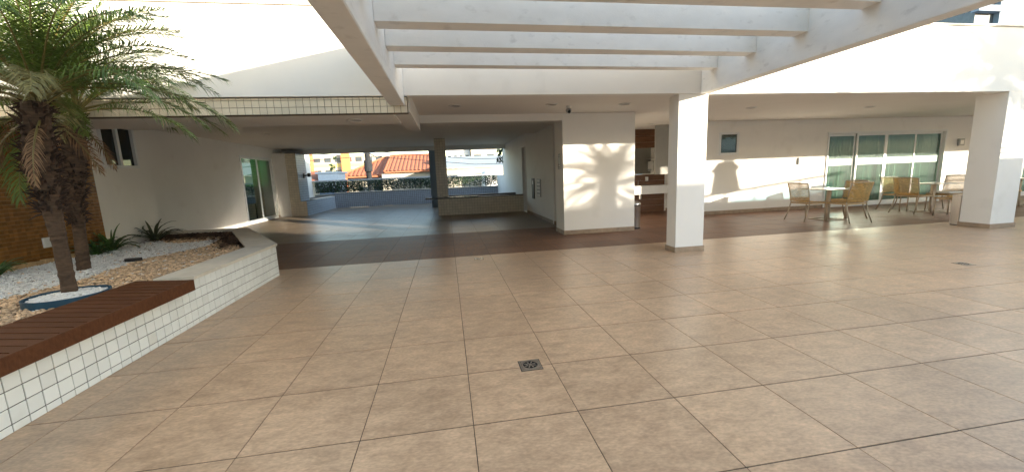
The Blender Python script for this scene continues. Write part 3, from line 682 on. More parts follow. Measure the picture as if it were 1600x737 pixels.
# chamfered end tiles
dv = np.array(outer[2]) - np.array(outer[1]); Ld = np.linalg.norm(dv); dv /= Ld; nv = np.array([dv[1], -dv[0]])
for i in range(int(Ld/.0985)):
    for z, h in [(.002, .046), (.052, .096), (.152, .096), (.252, .096), (.352, .096)]:
        a = np.array(outer[1]) + dv*(.0985*i+.003); b = a + dv*.095
        f = lambda p, o_: tuple(np.array(p) + nv*o_)
        mbr.hexa([(*f(a, .0005), z), (*f(a, .007), z), (*f(b, .007), z), (*f(b, .0005), z)], [(*f(a, .0005), z+h), (*f(a, .007), z+h), (*f(b, .007), z+h), (*f(b, .0005), z+h)])
mbr.build('far_wall_tiles', tile_w, PLN)['kind'] = 'stuff'
# bench
bn = thing('bench', 'brown slatted bench top on the white-tiled planter', 'bench', (-2.8, 3, .45))
n = 44
for i in range(n):
    y = 4.16 - .1*i - .0; xl, xr, sk_ = -3.10, -2.528, .14
    zz = (.452, .474)
    ya = [y-.088, y]
    MB().hexa([(xl, ya[0]+sk_, zz[0]), (xr, ya[0], zz[0]), (xr, ya[1], zz[0]), (xl, ya[1]+sk_, zz[0])], [(xl, ya[0]+sk_, zz[1]), (xr, ya[0], zz[1]), (xr, ya[1], zz[1]), (xl, ya[1]+sk_, zz[1])]).build('slat', deck_wood, bn)
B((-2.526, -.3, .372), (-2.498, 4.20, .476), .003).build('front_board', deck_wood, bn)
MB().hexa([(-3.10, 4.302, .40), (-2.5265, 4.162, .40), (-2.5265, 4.20, .40), (-3.10, 4.34, .40)], [(-3.10, 4.302, .475), (-2.5265, 4.162, .475), (-2.5265, 4.20, .475), (-3.10, 4.34, .475)]).build('end_board', deck_wood, bn)

# bed: soil, pebbles, chips, litter
SZ = .385
soil = tag(MB().prism([(-5.699, -4), (-2.902, -4), (-2.902, 6.19), (-4.32, 8.69), (-5.699, 8.82)], .2, SZ).build('planter_soil', soil_m, at=(-4.3, 4, .2)), 'dark soil under the pebbles of the planted bed', None, kind='structure')
def in_bed(x, y, m_=.03):
    if x < -5.55 or x > -2.93-m_ or y > 8.74: return False
    if y > 6.17: 
        t_ = (y-6.17)/(8.67-6.17); 
        if x > -2.93 + (-4.34+2.93)*t_ - m_: return False
    return True
ico_v = []; ph_ = (1+5**.5)/2
for a, b in ((1, ph_), (-1, ph_), (1, -ph_), (-1, -ph_)): ico_v += [(0, a, b), (a, b, 0), (b, 0, a)]
ico_v = np.array(ico_v)/np.sqrt(1+ph_*ph_)
from itertools import combinations
ed = 2/np.sqrt(1+ph_*ph_)
ico_f = []
for t3 in combinations(range(12), 3):
    if all(abs(np.linalg.norm(ico_v[a]-ico_v[b])-ed) < .02 for a, b in combinations(t3, 2)):
        a, b, c_ = t3
        if np.dot(np.cross(ico_v[b]-ico_v[a], ico_v[c_]-ico_v[a]), ico_v[a]) < 0: b, c_ = c_, b
        ico_f.append((a, b, c_))
def pebbles(pts, size, name, mt, label, flat=.6):
    V, F = [], []
    for i, (x, y, z) in enumerate(pts):
        s = size*random.uniform(.6, 1.35); a = random.uniform(0, 6.28); ca, sa = math.cos(a), math.sin(a)
        v = ico_v*np.array([s*random.uniform(.8, 1.5), s*random.uniform(.6, 1), s*flat*random.uniform(.7, 1.1)]) * (1+np.random.uniform(-.14, .14, (12, 1)))
        v = np.c_[v[:, 0]*ca-v[:, 1]*sa, v[:, 0]*sa+v[:, 1]*ca, v[:, 2]+v[:, 0]*random.uniform(-.3, .3)]
        V.append(v+np.array([x, y, z])); F.append(np.array(ico_f)+12*i)
    V = np.vstack(V); F = np.vstack(F)
    me = bpy.data.meshes.new(name); base = np.array([-4.3, 5, SZ]); me.from_pydata((V-base).tolist(), [], F.tolist()); me.materials.append(mt)
    me.polygons.foreach_set('use_smooth', [True]*len(me.polygons))
    o = bpy.data.objects.new(name, me); o.location = base; C.objects.link(o); return tag(o, label, None, kind='stuff')
R1 = (-3.50, 4.12, .27)   # ring of palm 1
def white_zone(x, y):
    w_ = 1.0*math.sin(y*1.1)*.10 + .12*math.sin(y*2.7+1)
    if (x-R1[0])**2 + (y-R1[1])**2 < R1[2]**2: return False
    if x < -4.16 + w_ - .04*(y-6) and y < 8.1 + .4*math.sin(x*3): return True
    return (x+4.55)**2 + (y-5.6)**2 < .38**2
tan_p, whi_p = [], []
y = 1.6
while y < 8.75:
    step = .031 if y < 6.5 else .038
    x = -5.55
    while x < -2.93:
        xx, yy = x+random.uniform(-.014, .014), y+random.uniform(-.014, .014)
        if in_bed(xx, yy) and (xx-R1[0])**2+(yy-R1[1])**2 > (R1[2]+.02)**2 and in_view(xx, yy, SZ, 60):
            wz = white_zone(xx, yy)
            if random.random() < .03: wz = not wz
            hz = .035*math.sin(xx*2.3)*math.sin(yy*1.9+1)
            (whi_p if wz else tan_p).append((xx, yy, SZ+.012+hz*.3+random.uniform(-.004, .010)))
        x += step
    y += step
pebbles(tan_p, .0185, 'tan_pebbles', peb_tan, 'tan river pebbles covering the planted bed')
wh2 = []
for p in whi_p:
    wh2.append(p)
    if random.random() < .7: wh2.append((p[0]+.016, p[1]+.014, p[2]+.003))
for i in range(900):
    a = random.uniform(0, 6.283); r_ = (R1[2]-.02)*math.sqrt(random.random()); wh2.append((R1[0]+r_*math.cos(a), R1[1]+r_*math.sin(a), SZ+.045+.02*(1-r_/R1[2])))
pebbles(wh2, .0135, 'white_stone_chips', peb_white, 'white stone chips along the wall and around the palm foot')
mb = MB()
for i in range(1300):
    t_ = random.random(); x = random.uniform(-5.6, -3.5); yb = 8.72 - max(0, (x+4.34))*1.77; y = yb - abs(random.gauss(0, .26))
    if not in_bed(x, y, .0): continue
    a = random.uniform(0, 6.28); l = random.uniform(.02, .07); z = SZ+.03+random.uniform(0, .05)*math.exp(-(yb-y)*1.5)
    dx, dy = l*math.cos(a), l*math.sin(a); w_ = .007
    mb.quad((x-dy*.15-dx, y+dx*.15-dy, z), (x+dx*.2-dy*.3, y+dy*.2-dx*-.3, z+.012), (x+dx, y+dy, z+random.uniform(-.01, .03)), (x+dy*.3, y-dx*.3, z-.004))
tag(mb.build('leaf_litter', dead_leaf, at=(-4.5, 8.3, SZ)), 'dry brown leaf litter at the far end of the planted bed', None, kind='stuff')
# ring
t = tag(MB().lathe([(R1[2], .0), (R1[2], .075), (R1[2]+.016, .075), (R1[2]+.016, .0), (R1[2], .0)], (R1[0], R1[1], SZ-.01), 48).build('planting_ring', blue_pl, at=(R1[0], R1[1], SZ)), 'dark blue planting ring around the foot of the front palm', 'ring')
# edging
eg = thing('brick_edging', 'sandy brick edging along the brown mosaic wall', 'edging', (-5.5, 5.5, SZ))
y = 3.6
while y < 7.5:
    l = random.uniform(.10, .14); w_ = random.uniform(-.01, .01)
    B((-5.60+w_, y, SZ-.02), (-5.53+w_, y+l-.008, SZ+.07+random.uniform(-.008, .01)), .006).build('brick', brick_e, eg); y += l
t = thing('garden_spotlight', 'small black garden spotlight lying on the white stones', 'spotlight', (-4.25, 6.0, SZ))
B((-4.36, 5.98, SZ+.02), (-4.18, 6.05, SZ+.065), .006).build('housing', dark_m, t); B((-4.30, 6.0, SZ-.01), (-4.27, 6.03, SZ+.02)).build('stake', dark_m, t)

# ------------------------------------------------------------------ palms
def frond_mesh(name, L, e0, droop, n, leaf_l, mt, seed, curl=.35):
    rnd = random.Random(seed); mb = MB(); N = 14; pts = [Vector((0, 0, 0))]; side = rnd.uniform(-.12, .12)
    for i in range(N):
        t = (i+.5)/N; e = e0 - droop*t**1.25; s = L/N
        az = side*t
        pts.append(pts[-1] + Vector((s*math.cos(e)*math.cos(az), s*math.cos(e)*math.sin(az), s*math.sin(e))))
    mb.tube(pts, [max(.0016, .011*(1-.88*i/N)) for i in range(N+1)], 5, cap=False)
    nf = len(mb.f)
    def at(t):
        u = t*N; i = min(N-1, int(u)); return pts[i].lerp(pts[i+1], u-i), (pts[i+1]-pts[i]).normalized()
    for k in range(n):
        t = .16 + .83*(k+.5)/n
        prof = math.sin(math.pi*min(1, (t-.08)/.98))**.55 * (1 - .45*t)
        for sgn in (-1, 1):
            p, d = at(min(.999, t + rnd.uniform(-.004, .004)))
            sd_v = d.cross(Vector((0, 0, 1))); 
            if sd_v.length < .2: sd_v = Vector((0, 1, 0))
            sd_v = sd_v.normalized()*sgn; upv = sd_v.cross(d)*sgn
            l = leaf_l*prof*rnd.uniform(.8, 1.15)
            a = R(58 - 30*t) + rnd.uniform(-.12, .12); lift = rnd.uniform(-.1, .5)
            dirv = (d*math.cos(a) + sd_v*math.sin(a) + upv*lift).normalized()
            wv = d.cross(dirv).cross(dirv).normalized()*(.0048*rnd.uniform(.8, 1.2))
            m1 = p + dirv*l*.5 + Vector((0, 0, -l*.06)); tip = p + dirv*l*.92 + Vector((0, 0, -l*curl*rnd.uniform(.5, 1.4)))
            v0 = len(mb.v)
            mb.v += [tuple(p-wv*.6), tuple(p+wv*.6), tuple(m1+wv), tuple(m1-wv), tuple(tip)]
            mb.f += [(v0, v0+1, v0+2, v0+3), (v0+3, v0+2, v0+4)]
    me = mb.mesh(name, mt); me.materials.append(rachis_m)
    for i in range(nf): me.polygons[i].material_index = 1
    return me
FR = {}
def frond_lib():
    s = 0
    for key, (e0, dr, L, mt) in dict(up=(80, 55, 1.25, leaf_p), high=(64, 75, 1.4, leaf_p), mid=(46, 82, 1.5, leaf_p), flat=(28, 70, 1.48, leaf_p), low=(12, 62, 1.35, leaf_p), hang=(-25, 52, 1.15, leaf_p),
                                    dull=(12, 75, 1.2, leaf_y), dead=(-38, 46, .66, dead_fr)).items():
        FR[key] = []
        for q_ in range(2 if key != 'mid' else 3):
            s += 1; FR[key].append(frond_mesh('frond', L*(1-.06*q_), R(e0+5*q_), R(dr-8*q_), 74 if key != 'dead' else 30, .32 if key != 'dead' else .16, mt, s, .45))
frond_lib()
def palm(base, pts, rads, crown, label, fronds, shaft, scale=1.0, group=None, seed=1):
    rnd = random.Random(seed)
    t = thing('palm_tree', label, 'palm tree', base, group=group)
    # ringed trunk
    P, Q = [], []
    N = 60
    for i in range(N+1):
        u = i/N*(len(pts)-1); k = min(len(pts)-2, int(u)); p = Vector(pts[k]).lerp(Vector(pts[k+1]), u-k); r_ = rads[k]+(rads[k+1]-rads[k])*(u-k)
        P.append(p); Q.append(r_*(1+.07*(i % 2)+rnd.uniform(-.05, .05)))
    MB().tube(P, Q, 14).build('trunk', trunk_m, t)
    mb = MB()
    for i in range(int(230*shaft[2])):     # fibre and leaf-base stubs
        h = rnd.random(); a = rnd.uniform(0, 6.283); u = shaft[0] + (shaft[1]-shaft[0])*h
        uu = u*(len(pts)-1); k = min(len(pts)-2, int(uu)); p = Vector(pts[k]).lerp(Vector(pts[k+1]), uu-k); r_ = (rads[k]+(rads[k+1]-rads[k])*(uu-k))*.85
        o = Vector((math.cos(a), math.sin(a), 0)); b = p + o*r_; ln = rnd.uniform(.05, .13)*scale; up_ = rnd.uniform(-.5, 1.0)
        tip = b + o*ln*.8 + Vector((0, 0, ln*up_)); mb.tube([b, b.lerp(tip, .5)+Vector((0, 0, .01)), tip], [.014*scale, .009*scale, .002], 4, cap=False)
    mb.build('leaf_bases', fibre_m, t)
    for (key, az, e) in fronds:
        me = rnd.choice(FR[key]); r_ = .03*scale
        o = piece('frond', me, Vector(crown)+Vector((r_*math.cos(R(az)), r_*math.sin(R(az)), rnd.uniform(-.06, .06) - (.12 if key in ('hang', 'dead') else 0))), t, rot=(rnd.uniform(-.15, .15), R(-e), R(az)), scale=(scale*rnd.uniform(.92, 1.08),)*3)
    return t
def ring(seed, dens=1.0, back=0):
    r_ = random.Random(seed); out = []
    for key, n in (('up', 9), ('high', 12), ('mid', 10), ('flat', 7), ('low', 5 + 4*back), ('hang', 2 + 5*back), ('dull', 6), ('dead', 7)):
        n = max(1, int(n*dens)); a0 = r_.uniform(0, 360)
        for i in range(n):
            az = (a0 + 360*i/n + r_.uniform(-14, 14)) % 360
            if not back and key in ('low', 'hang', 'dead', 'dull') and (az > 310 or az < 75): continue
            out.append((key, az, r_.uniform(-7, 7)))
    return out
palm((-3.59, 4.2, SZ), [(-3.55, 4.2, SZ-.02), (-3.545, 4.2, .9), (-3.55, 4.2, 1.25), (-3.55, 4.2, 1.7), (-3.50, 4.2, 2.16)], [.055, .050, .066, .10, .08], (-3.47, 4.2, 2.19),
     'front pygmy date palm rising from the blue ring, leaning trunk', ring(3, 1.05) + [('flat', 12, -10), ('flat', 26, -6), ('flat', -18, -4), ('high', -25, 0), ('mid', 30, 0), ('mid', -50, 6), ('high', 45, 6), ('mid', 4, 0), ('flat', -12, 8), ('flat', 18, 6), ('low', 8, 0), ('high', 0, 0)], (.45, 1.0, 1.6), 1.0, seed=3)
palm((-4.59, 5.67, SZ), [(-4.59, 5.67, SZ-.02), (-4.55, 5.67, .9), (-4.52, 5.67, 1.3), (-4.45, 5.67, 1.75), (-4.36, 5.67, 2.27)], [.064, .058, .08, .11, .09], (-4.34, 5.67, 2.32),
     'rear pygmy date palm by the brown mosaic wall, dark fibrous trunk', ring(5, .9) + [('flat', 5, 6), ('mid', -8, 0), ('flat', 14, -8), ('low', -4, 0), ('mid', 22, 0)], (.30, 1.0, 1.7), 1.0, seed=5)

# strap-leaved plants
def strap_plant(x, y, n, ln, mt, label, seed, grp='strap-leaved plants along the garden wall'):
    rnd = random.Random(seed); t = thing('garden_plant', label, 'plant', (x, y, SZ), group=grp)
    for i in range(n):
        a = rnd.uniform(0, 6.283); e = R(rnd.uniform(45, 85)); L_ = ln*rnd.uniform(.6, 1.1); dr = R(rnd.uniform(50, 130)); w_ = rnd.uniform(.012, .022); mb = MB()
        p = Vector((x+.03*math.cos(a), y+.03*math.sin(a), SZ)); sdv = Vector((-math.sin(a), math.cos(a), 0)); prev = None; K = 7
        for k in range(K+1):
            u = k/K; ww = w_*(math.sin(math.pi*(.12+.86*u))**.6)
            cur = (p - sdv*ww, p + Vector((0, 0, -ww*.5)), p + sdv*ww)
            if prev:
                v0 = len(mb.v); mb.v += [tuple(q_) for q_ in prev+cur]; mb.f += [(v0, v0+1, v0+4, v0+3), (v0+1, v0+2, v0+5, v0+4)]
            prev = cur; e2 = e - dr*u**1.3
            p = p + Vector((math.cos(a)*math.cos(e2), math.sin(a)*math.cos(e2), math.sin(e2)))*(L_/K)
            if p.z < SZ+.01: p.z = SZ+.01
            p.x = max(p.x, -5.66)
        o = mb.build('leaf', mt, t); s2 = o.modifiers.new('thick', 'SOLIDIFY'); s2.thickness = .002
    return t
strap_plant(-5.45, 8.25, 34, .52, strap_v, 'dark arching strap-leaved plant under the small window, right clump', 11)
strap_plant(-5.42, 7.25, 38, .50, strap_m, 'bright green strap-leaved plant at the end of the mosaic wall', 12)
strap_plant(-5.35, 6.85, 24, .38, strap_m, 'low green strap-leaved plant behind the rear palm trunk', 15)
strap_plant(-5.42, 5.55, 30, .34, strap_m, 'low green strap-leaved plant at the left by the mosaic wall', 13)
strap_plant(-5.40, 5.15, 24, .32, strap_m, 'low green strap-leaved plant at the left frame edge', 14)

# ------------------------------------------------------------------ furniture
def chair_proto():
    t = thing('dining_chair', 'x', 'chair', (0, 0, 0), group='woven rattan dining chairs')
    # faces +Y; seat 0.50 wide, back at y=-0.24
    hw, fy, by, sh = .255, .24, -.21, .45
    for s in (-1, 1):
        MB().tube([(s*hw, fy, 0), (s*(hw-.005), fy-.01, .2), (s*(hw-.01), fy-.01, sh-.02)], .014, 8).build('leg', alu_tan, t, smooth=True)
        MB().tube([(s*(hw+.02), by-.14, 0), (s*hw, by-.05, .22), (s*(hw-.005), by, sh-.02), (s*(hw-.002), by-.03, .62), (s*(hw+.012), by-.10, .885)], .014, 8).build('leg', alu_tan, t, smooth=True)
    mb = MB()
    mb.tube([(-hw, fy-.01, sh-.02), (hw, fy-.01, sh-.02)], .012, 8); mb.tube([(-hw, by, sh-.02), (hw, by, sh-.02)], .012, 8)
    for s in (-1, 1): mb.tube([(s*hw, fy-.01, sh-.02), (s*hw, by, sh-.02)], .012, 8)
    mb.build('frame', alu_tan, t, smooth=True)
    MB().tube([(-hw-.01, by-.10, .885), (0, by-.125, .895), (hw+.01, by-.10, .885)], .014, 8).build('top_rail', alu_tan, t, smooth=True)
    # woven back: horizontal strands bulging over hidden ribs
    def curve_back(x, z): return by-.02 - (.10)*((z-.45)/.45)**1.3 - .035*(1-(x/hw)**2)
    mb = MB(); n = 26
    for i in range(n):
        z0 = .475 + .415*i/n; z1 = z0 + .415/n*.74; xs_ = np.linspace(-hw-.006, hw+.006, 15)
        for k in range(14):
            xa, xb = xs_[k], xs_[k+1]; wob = .005*(1 if (k+i) % 2 else -1); wob2 = .005*(1 if (k+1+i) % 2 else -1)
            ya, yb = curve_back(xa, z0)+wob, curve_back(xb, z0)+wob2; zm = (z0+z1)/2
            for sg in (1, -1):
                A = [(xa, ya+sg*.004, z0), (xb, yb+sg*.004, z0), (xb, yb+sg*.010, zm), (xa, ya+sg*.010, zm), (xb, yb+sg*.004, z1), (xa, ya+sg*.004, z1)]
                mb.quad(A[0], A[1], A[2], A[3]); mb.quad(A[3], A[2], A[4], A[5])
    mb.build('backrest', rattan, t)
    mb = MB(); n = 22
    for i in range(n):
        y0 = by+.0 + (fy+.015-by)*i/n; y1 = y0 + (fy+.015-by)/n*.9; xs_ = np.linspace(-hw-.008, hw+.008, 15)
        for k in range(14):
            xa, xb = xs_[k], xs_[k+1]; w1 = .003*(1 if (k+i) % 2 else -1); w2 = -w1; ym = (y0+y1)/2
            zt = lambda x: sh - .004 - .014*(1-(x/hw)**2)
            mb.quad((xa, y0, zt(xa)+w1), (xb, y0, zt(xb)+w2), (xb, ym, zt(xb)+w2+.006), (xa, ym, zt(xa)+w1+.006)); mb.quad((xa, ym, zt(xa)+w1+.006), (xb, ym, zt(xb)+w2+.006), (xb, y1, zt(xb)+w2), (xa, y1, zt(xa)+w1))
    mb.box((-hw-.012, by-.01, sh-.045), (hw+.012, fy+.02, sh-.022), .006)
    mb.build('seat', rattan, t)
    return t
def table_proto():
    t = thing('dining_table', 'x', 'table', (0, 0, 0), group='square dining tables on the porch')
    B((-.38, -.38, .715), (.38, .38, .735), .005).build('table_top', table_top_m, t)
    B((-.035, -.035, .02), (.035, .035, .714), .004).build('pedestal', alu_tan, t)
    mb = MB()
    for lo, hi in (((-.27, -.27, .001), (.27, -.23, .02)), ((-.27, .23, .001), (.27, .27, .02)), ((-.27, -.229, .001), (-.23, .229, .02)), ((.23, -.229, .001), (.27, .229, .02)), ((-.229, -.02, .001), (.229, .02, .0195))): mb.box(lo, hi, .003)
    mb.build('base', alu_tan, t)
    return t
CH = [ # x, y, facing angle (0=+Y), label
 (8.52, 8.17, -90, 'rattan chair at the left side of the nearest dining table, seen from its back'),
 (9.0, 7.62, 0, 'rattan chair on the near side of the nearest dining table, its back toward the camera'),
 (9.50, 8.12, 90, 'rattan chair behind the right side of the nearest dining table'),
 (11.74, 8.28, -90, 'rattan chair at the left of the middle dining table, back panel fully seen'),
 (12.05, 8.82, 180, 'sunlit rattan chair on the far side of the middle dining table'),
 (11.68, 7.38, 3, 'rattan chair on the near side of the middle dining table, beside the right column'),
 (12.68, 8.22, 90, 'rattan chair with a pale cushion at the right of the middle dining table'),
 (14.6, 8.3, -90, 'rattan chair at the right frame edge, beyond the right column'),
 (15.15, 7.7, 0, 'rattan chair at the near side of the farthest dining table'),
]
p0 = chair_proto()
for i, (x, y, a, lab) in enumerate(CH):
    o = p0 if i == 0 else copy_tree(p0)
    o.location = (x, y, 0.001); o.rotation_euler.z = R(a+random.uniform(-4, 4)); o['label'] = lab
    if i == 6:
        cu = tag(MB().box((12.46, 8.0, .456), (12.90, 8.44, .50), .015).build('seat_cushion', white_pl, at=(12.68, 8.22, .456)), 'pale seat cushion on the chair right of the middle table', 'cushion')
t0 = table_proto()
for i, (x, y, lab) in enumerate([(9.02, 8.1, 'cream square table with three chairs, nearest the camera'), (12.15, 8.15, 'cream square table in front of the glass doors, left of the right column'), (15.2, 8.3, 'cream square table beyond the right column at the frame edge')]):
    o = t0 if i == 0 else copy_tree(t0); o.location = (x, y, 0.001); o['label'] = lab; o.rotation_euler.z = R(random.uniform(-5, 5))

# ------------------------------------------------------------------ beyond the terrace
tag(B((-400, 22.2, -2.6), (400, 900, -2.5)).build('street_ground', asph, at=(0, 60, -2.5)), 'asphalt ground beyond the terrace', None, kind='structure')
tag(B((-400, -300, -2.7), (400, 22.19, -2.6)).build('lower_ground', conc, at=(0, -60, -2.6)), 'concrete ground around the raised terrace', None, kind='structure')
rnd = random.Random(4); V, F = [], []
mb = MB()
for i in range(17000):
    x = rnd.uniform(-6.8, 2.8); dens = .55+.45*math.sin(x*2.1+1)*math.sin(x*.9) + .1
    if x > -4.4 and rnd.random() > .35+.5*dens: continue
    z = .80 + .57*rnd.random()**(.75 if x > -4.4 else 1.0); y = 22.15+rnd.gauss(0, .12)
    a = Vector((rnd.gauss(0, 1), rnd.gauss(0, 1), rnd.gauss(0, 1))).normalized(); b = a.orthogonal().normalized(); s = rnd.uniform(.025, .055); c_ = Vector((x, y, z))
    mb.quad(tuple(c_-a*s), tuple(c_+b*s*.5), tuple(c_+a*s), tuple(c_-b*s*.5))
tag(mb.build('hedge', hedge_m, at=(-2, 22.15, .7)), 'thin green hedge with gaps behind the far guard rail', 'hedge', kind='stuff')
tag(B((-6.8, 21.96, .3), (2.8, 22.4, .70)).build('hedge_trough', conc, at=(-2, 22.1, .3)), 'concrete trough under the far hedge', 'trough')

# terracotta-roofed house
hs = thing('house', 'cream house with a terracotta tiled hip roof across the street', 'house', (-5, 38, -2.5))
def hroof(x0, x1, y0, y1, ze, zr, hipl, hipr, parent, pitch=.33):
    # near slope as barrel-tile rows, other slopes plain
    ym = (y0+y1)/2; mb = MB(); n = int((x1-x0)/pitch)
    for i in range(n):
        xa = x0 + pitch*i
        def top(xc):
            tl = 1.0
            if hipl > 0: tl = min(tl, (xc-x0)/hipl)
            if hipr > 0: tl = min(tl, (x1-xc)/hipr)
            return max(0.02, min(1, tl))
        K = 6; 
        for k in range(K):
            u0, u1 = k/K, (k+1)/K
            xc0 = xa+pitch*u0; xc1 = xa+pitch*u1; h0 = .06*math.sin(math.pi*u0)+.0; h1 = .06*math.sin(math.pi*u1)
            t0_, t1_ = top(xc0), top(xc1)
            mb.quad((xc0, y0, ze+h0), (xc1, y0, ze+h1), (xc1, y0+(ym-y0)*t1_, ze+(zr-ze)*t1_+h1), (xc0, y0+(ym-y0)*t0_, ze+(zr-ze)*t0_+h0))
    mb.build('roof_tiles', terra, parent)['kind'] = 'stuff'
    mb = MB(); rl, rr = x0+hipl, x1-hipr
    mb.quad((x1, y1, ze), (x0, y1, ze), (rl, ym, zr), (rr, ym, zr)); mb.tri((x0, y1, ze), (x0, y0, ze), (rl, ym, zr)); mb.tri((x1, y0, ze), (x1, y1, ze), (rr, ym, zr))
    mb.quad((x0, y0, ze-.12), (x0, y1, ze-.12), (x1, y1, ze-.12), (x1, y0, ze-.12)); mb.quad((x0, y0, ze-.12), (x1, y0, ze-.12), (x1, y0, ze), (x0, y0, ze))
    mb.build('roof_back', terra, parent)
    MB().tube([(x0, y0, ze+.05), (rl, ym, zr+.06)], .09, 6).build('ridge', terra, parent); MB().tube([(rl, ym, zr+.06), (rr, ym, zr+.06)], .09, 6).build('ridge', terra, parent)
hroof(-8.8, -3.9, 35, 43, 1.72, 3.35, 3.2, .05, hs)
hroof(-5.0, -1.1, 34.2, 43, 2.0, 3.48, .05, .05, hs)
mb = B((-8.3, 35.7, -2.5), (-1.6, 42, 1.6)); mb.build('wall', house_w, hs)
B((-1.15, 35.2, -2.5), (-.75, 42, 2.9)).build('side_wall', house_w, hs)
B((-5.3, 34.6, -2.5), (-1.3, 35.6, 1.86)).build('porch_wall', house_w, hs)
for x in (-7.4, -6.2): 
    B((x, 35.66, -.4), (x+.7, 35.698, .8)).build('window', win_far, hs)
# yellow apartment block
yb = thing('apartment_block', 'long yellow and cream apartment block with orange stair towers', 'building', (-22, 90, -2.5))
B((-32, 90, -2.5), (-12.6, 100, 6.9)).build('wall', house_w, yb)
for z in (-.6, 2.0, 4.5): 
    for k in range(9):
        B((-31.5+2.1*k, 89.9, z+.9), (-30.2+2.1*k, 89.99, z+1.75)).build('window', win_far, yb)
    B((-32, 89.93, z-.15), (-12.6, 89.995, z+.55)).build('yellow_band', yellow_w, yb)
for x0, x1 in ((-29.6, -27.4), (-21.6, -20.0)): B((x0, 88.8, -2.5), (x1, 89.9, 7.8)).build('stair_tower', orange_w, yb)
B((-17.5, 91, 6.9), (-15.5, 93, 8.2)).build('roof_tank', bluegrey_w, yb)
# distant towers
def tower(x0, x1, y0, y1, h, label, mt, cols, rows, z0=-2.5, wz=1.5):
    t = thing('tower_block', label, 'building', ((x0+x1)/2, y0, z0)); B((x0, y0, z0), (x1, y1, h)).build('wall', mt, t)
    w_ = (x1-x0)/cols; wm = B((-w_*.28, -.06, 0), (w_*.28, -.005, wz)).mesh('window', win_far)
    fh = (h-2)/rows
    for i in range(cols):
        for j in range(rows): piece('window', wm, (x0+w_*(i+.5), y0, 2+fh*j+.5), t)
    return t
tower(-13.0, -2.4, 120, 135, 8.9, 'low pale blue-white block behind the terracotta roof', pale_w, 7, 2)
tower(0.5, 7.4, 120, 135, 34, 'pale tower with dark windows seen right of the tiled column', pale_w, 4, 9)
tower(7.6, 15.2, 118, 132, 30, 'cream tower beside the pale tower, beyond the passage', house_w, 2, 8)
tower(40, 70, 150, 170, 25, 'wide pale block far right beyond the passage', pale_w, 9, 7)
# grey-roofed hall
gh = thing('grey_hall', 'long low building with a pale grey metal roof, right of the tiled roof house', 'building', (5, 30, -2.5))
B((.0, 30, -2.5), (9, 40, 1.95)).build('wall', house_w, gh)
mb = MB().hexa([(-.2, 29.8, 1.96), (9.2, 29.8, 1.96), (9.2, 40, 2.9), (-.2, 40, 2.9)], [(-.2, 29.8, 2.02), (9.2, 29.8, 2.02), (9.2, 40, 3.3), (-.2, 40, 3.3)]); mb.build('roof', roof_g, gh)
t = thing('water_tank', 'white round water tank lid beside the grey hall', 'tank', (3.2, 29, -2.5))
MB().lathe([(.68, 0), (.68, 4.02), (.6, 4.14), (.3, 4.2), (.001, 4.21)], (3.2, 28.9, -2.5), 24).build('shell', white_pl, t, smooth=True)
# shed with painted blue-grey shade and small red roof
shed_w = mat('shaded_blue_wall', (0.09, 0.13, 0.19), 0.9, var=.06, spec=.2)  # blue-grey of a shaded wall painted in as base colour
sh_ = thing('shaded_shed', 'small flat-roofed building in painted blue-grey shade below the apartment block', 'building', (-8, 28, -2.5))
B((-8.35, 28, -2.5), (-7.1, 30, 1.90)).build('wall', shed_w, sh_); B((-8.5, 27.9, 1.902), (-6.95, 30.1, 2.0)).build('roof', shed_w, sh_)
rh = thing('red_roof_house', 'low house with a faded red tiled roof at the left of the hedge', 'house', (-9.5, 28, -2.5))
B((-10.6, 28.6, -2.5), (-8.5, 31, 1.45)).build('wall', house_w, rh)
MB().hexa([(-10.8, 28.3, 1.45), (-8.4, 28.3, 1.45), (-8.4, 31, 1.45), (-10.8, 31, 1.45)], [(-10.8, 28.3, 1.5), (-8.4, 28.3, 1.5), (-8.9, 29.8, 2.1), (-10.8, 29.8, 2.1)]).build('roof', terra, rh)
# pole and wires
pole_m = mat('dark_weathered_pole', (0.03, 0.032, 0.036), 0.95, var=.2, spec=.1)
po = thing('utility_pole', 'dark utility pole with transformer and wires across the street', 'utility pole', (-5.2, 29, -2.5))
MB().tube([(-5.3, 29, -2.5), (-5.3, 29, 9.5)], [.2, .15], 12).build('shaft', pole_m, po, smooth=True)
MB().lathe([(.27, 0), (.27, .75)], (-5.25, 28.75, 1.95), 14).build('transformer', pole_m, po)
for z, dx in ((2.9, 0), (3.25, 0)):
    MB().tube([(-5.3, 29, z+.1), (2, 27.5, z-.75), (12, 25, z-.9)], .018, 5, cap=False).build('wire', pole_m, po)
    MB().tube([(-5.3, 29, z+.1), (-10, 29.5, z-.1), (-20, 31, z+.3)], .018, 5, cap=False).build('wire', pole_m, po)
MB().tube([(-5.3, 29, 3.3), (-4.7, 28.9, 2.9), (-4.3, 28.8, 2.95)], .03, 5).build('bracket', pole_m, po)
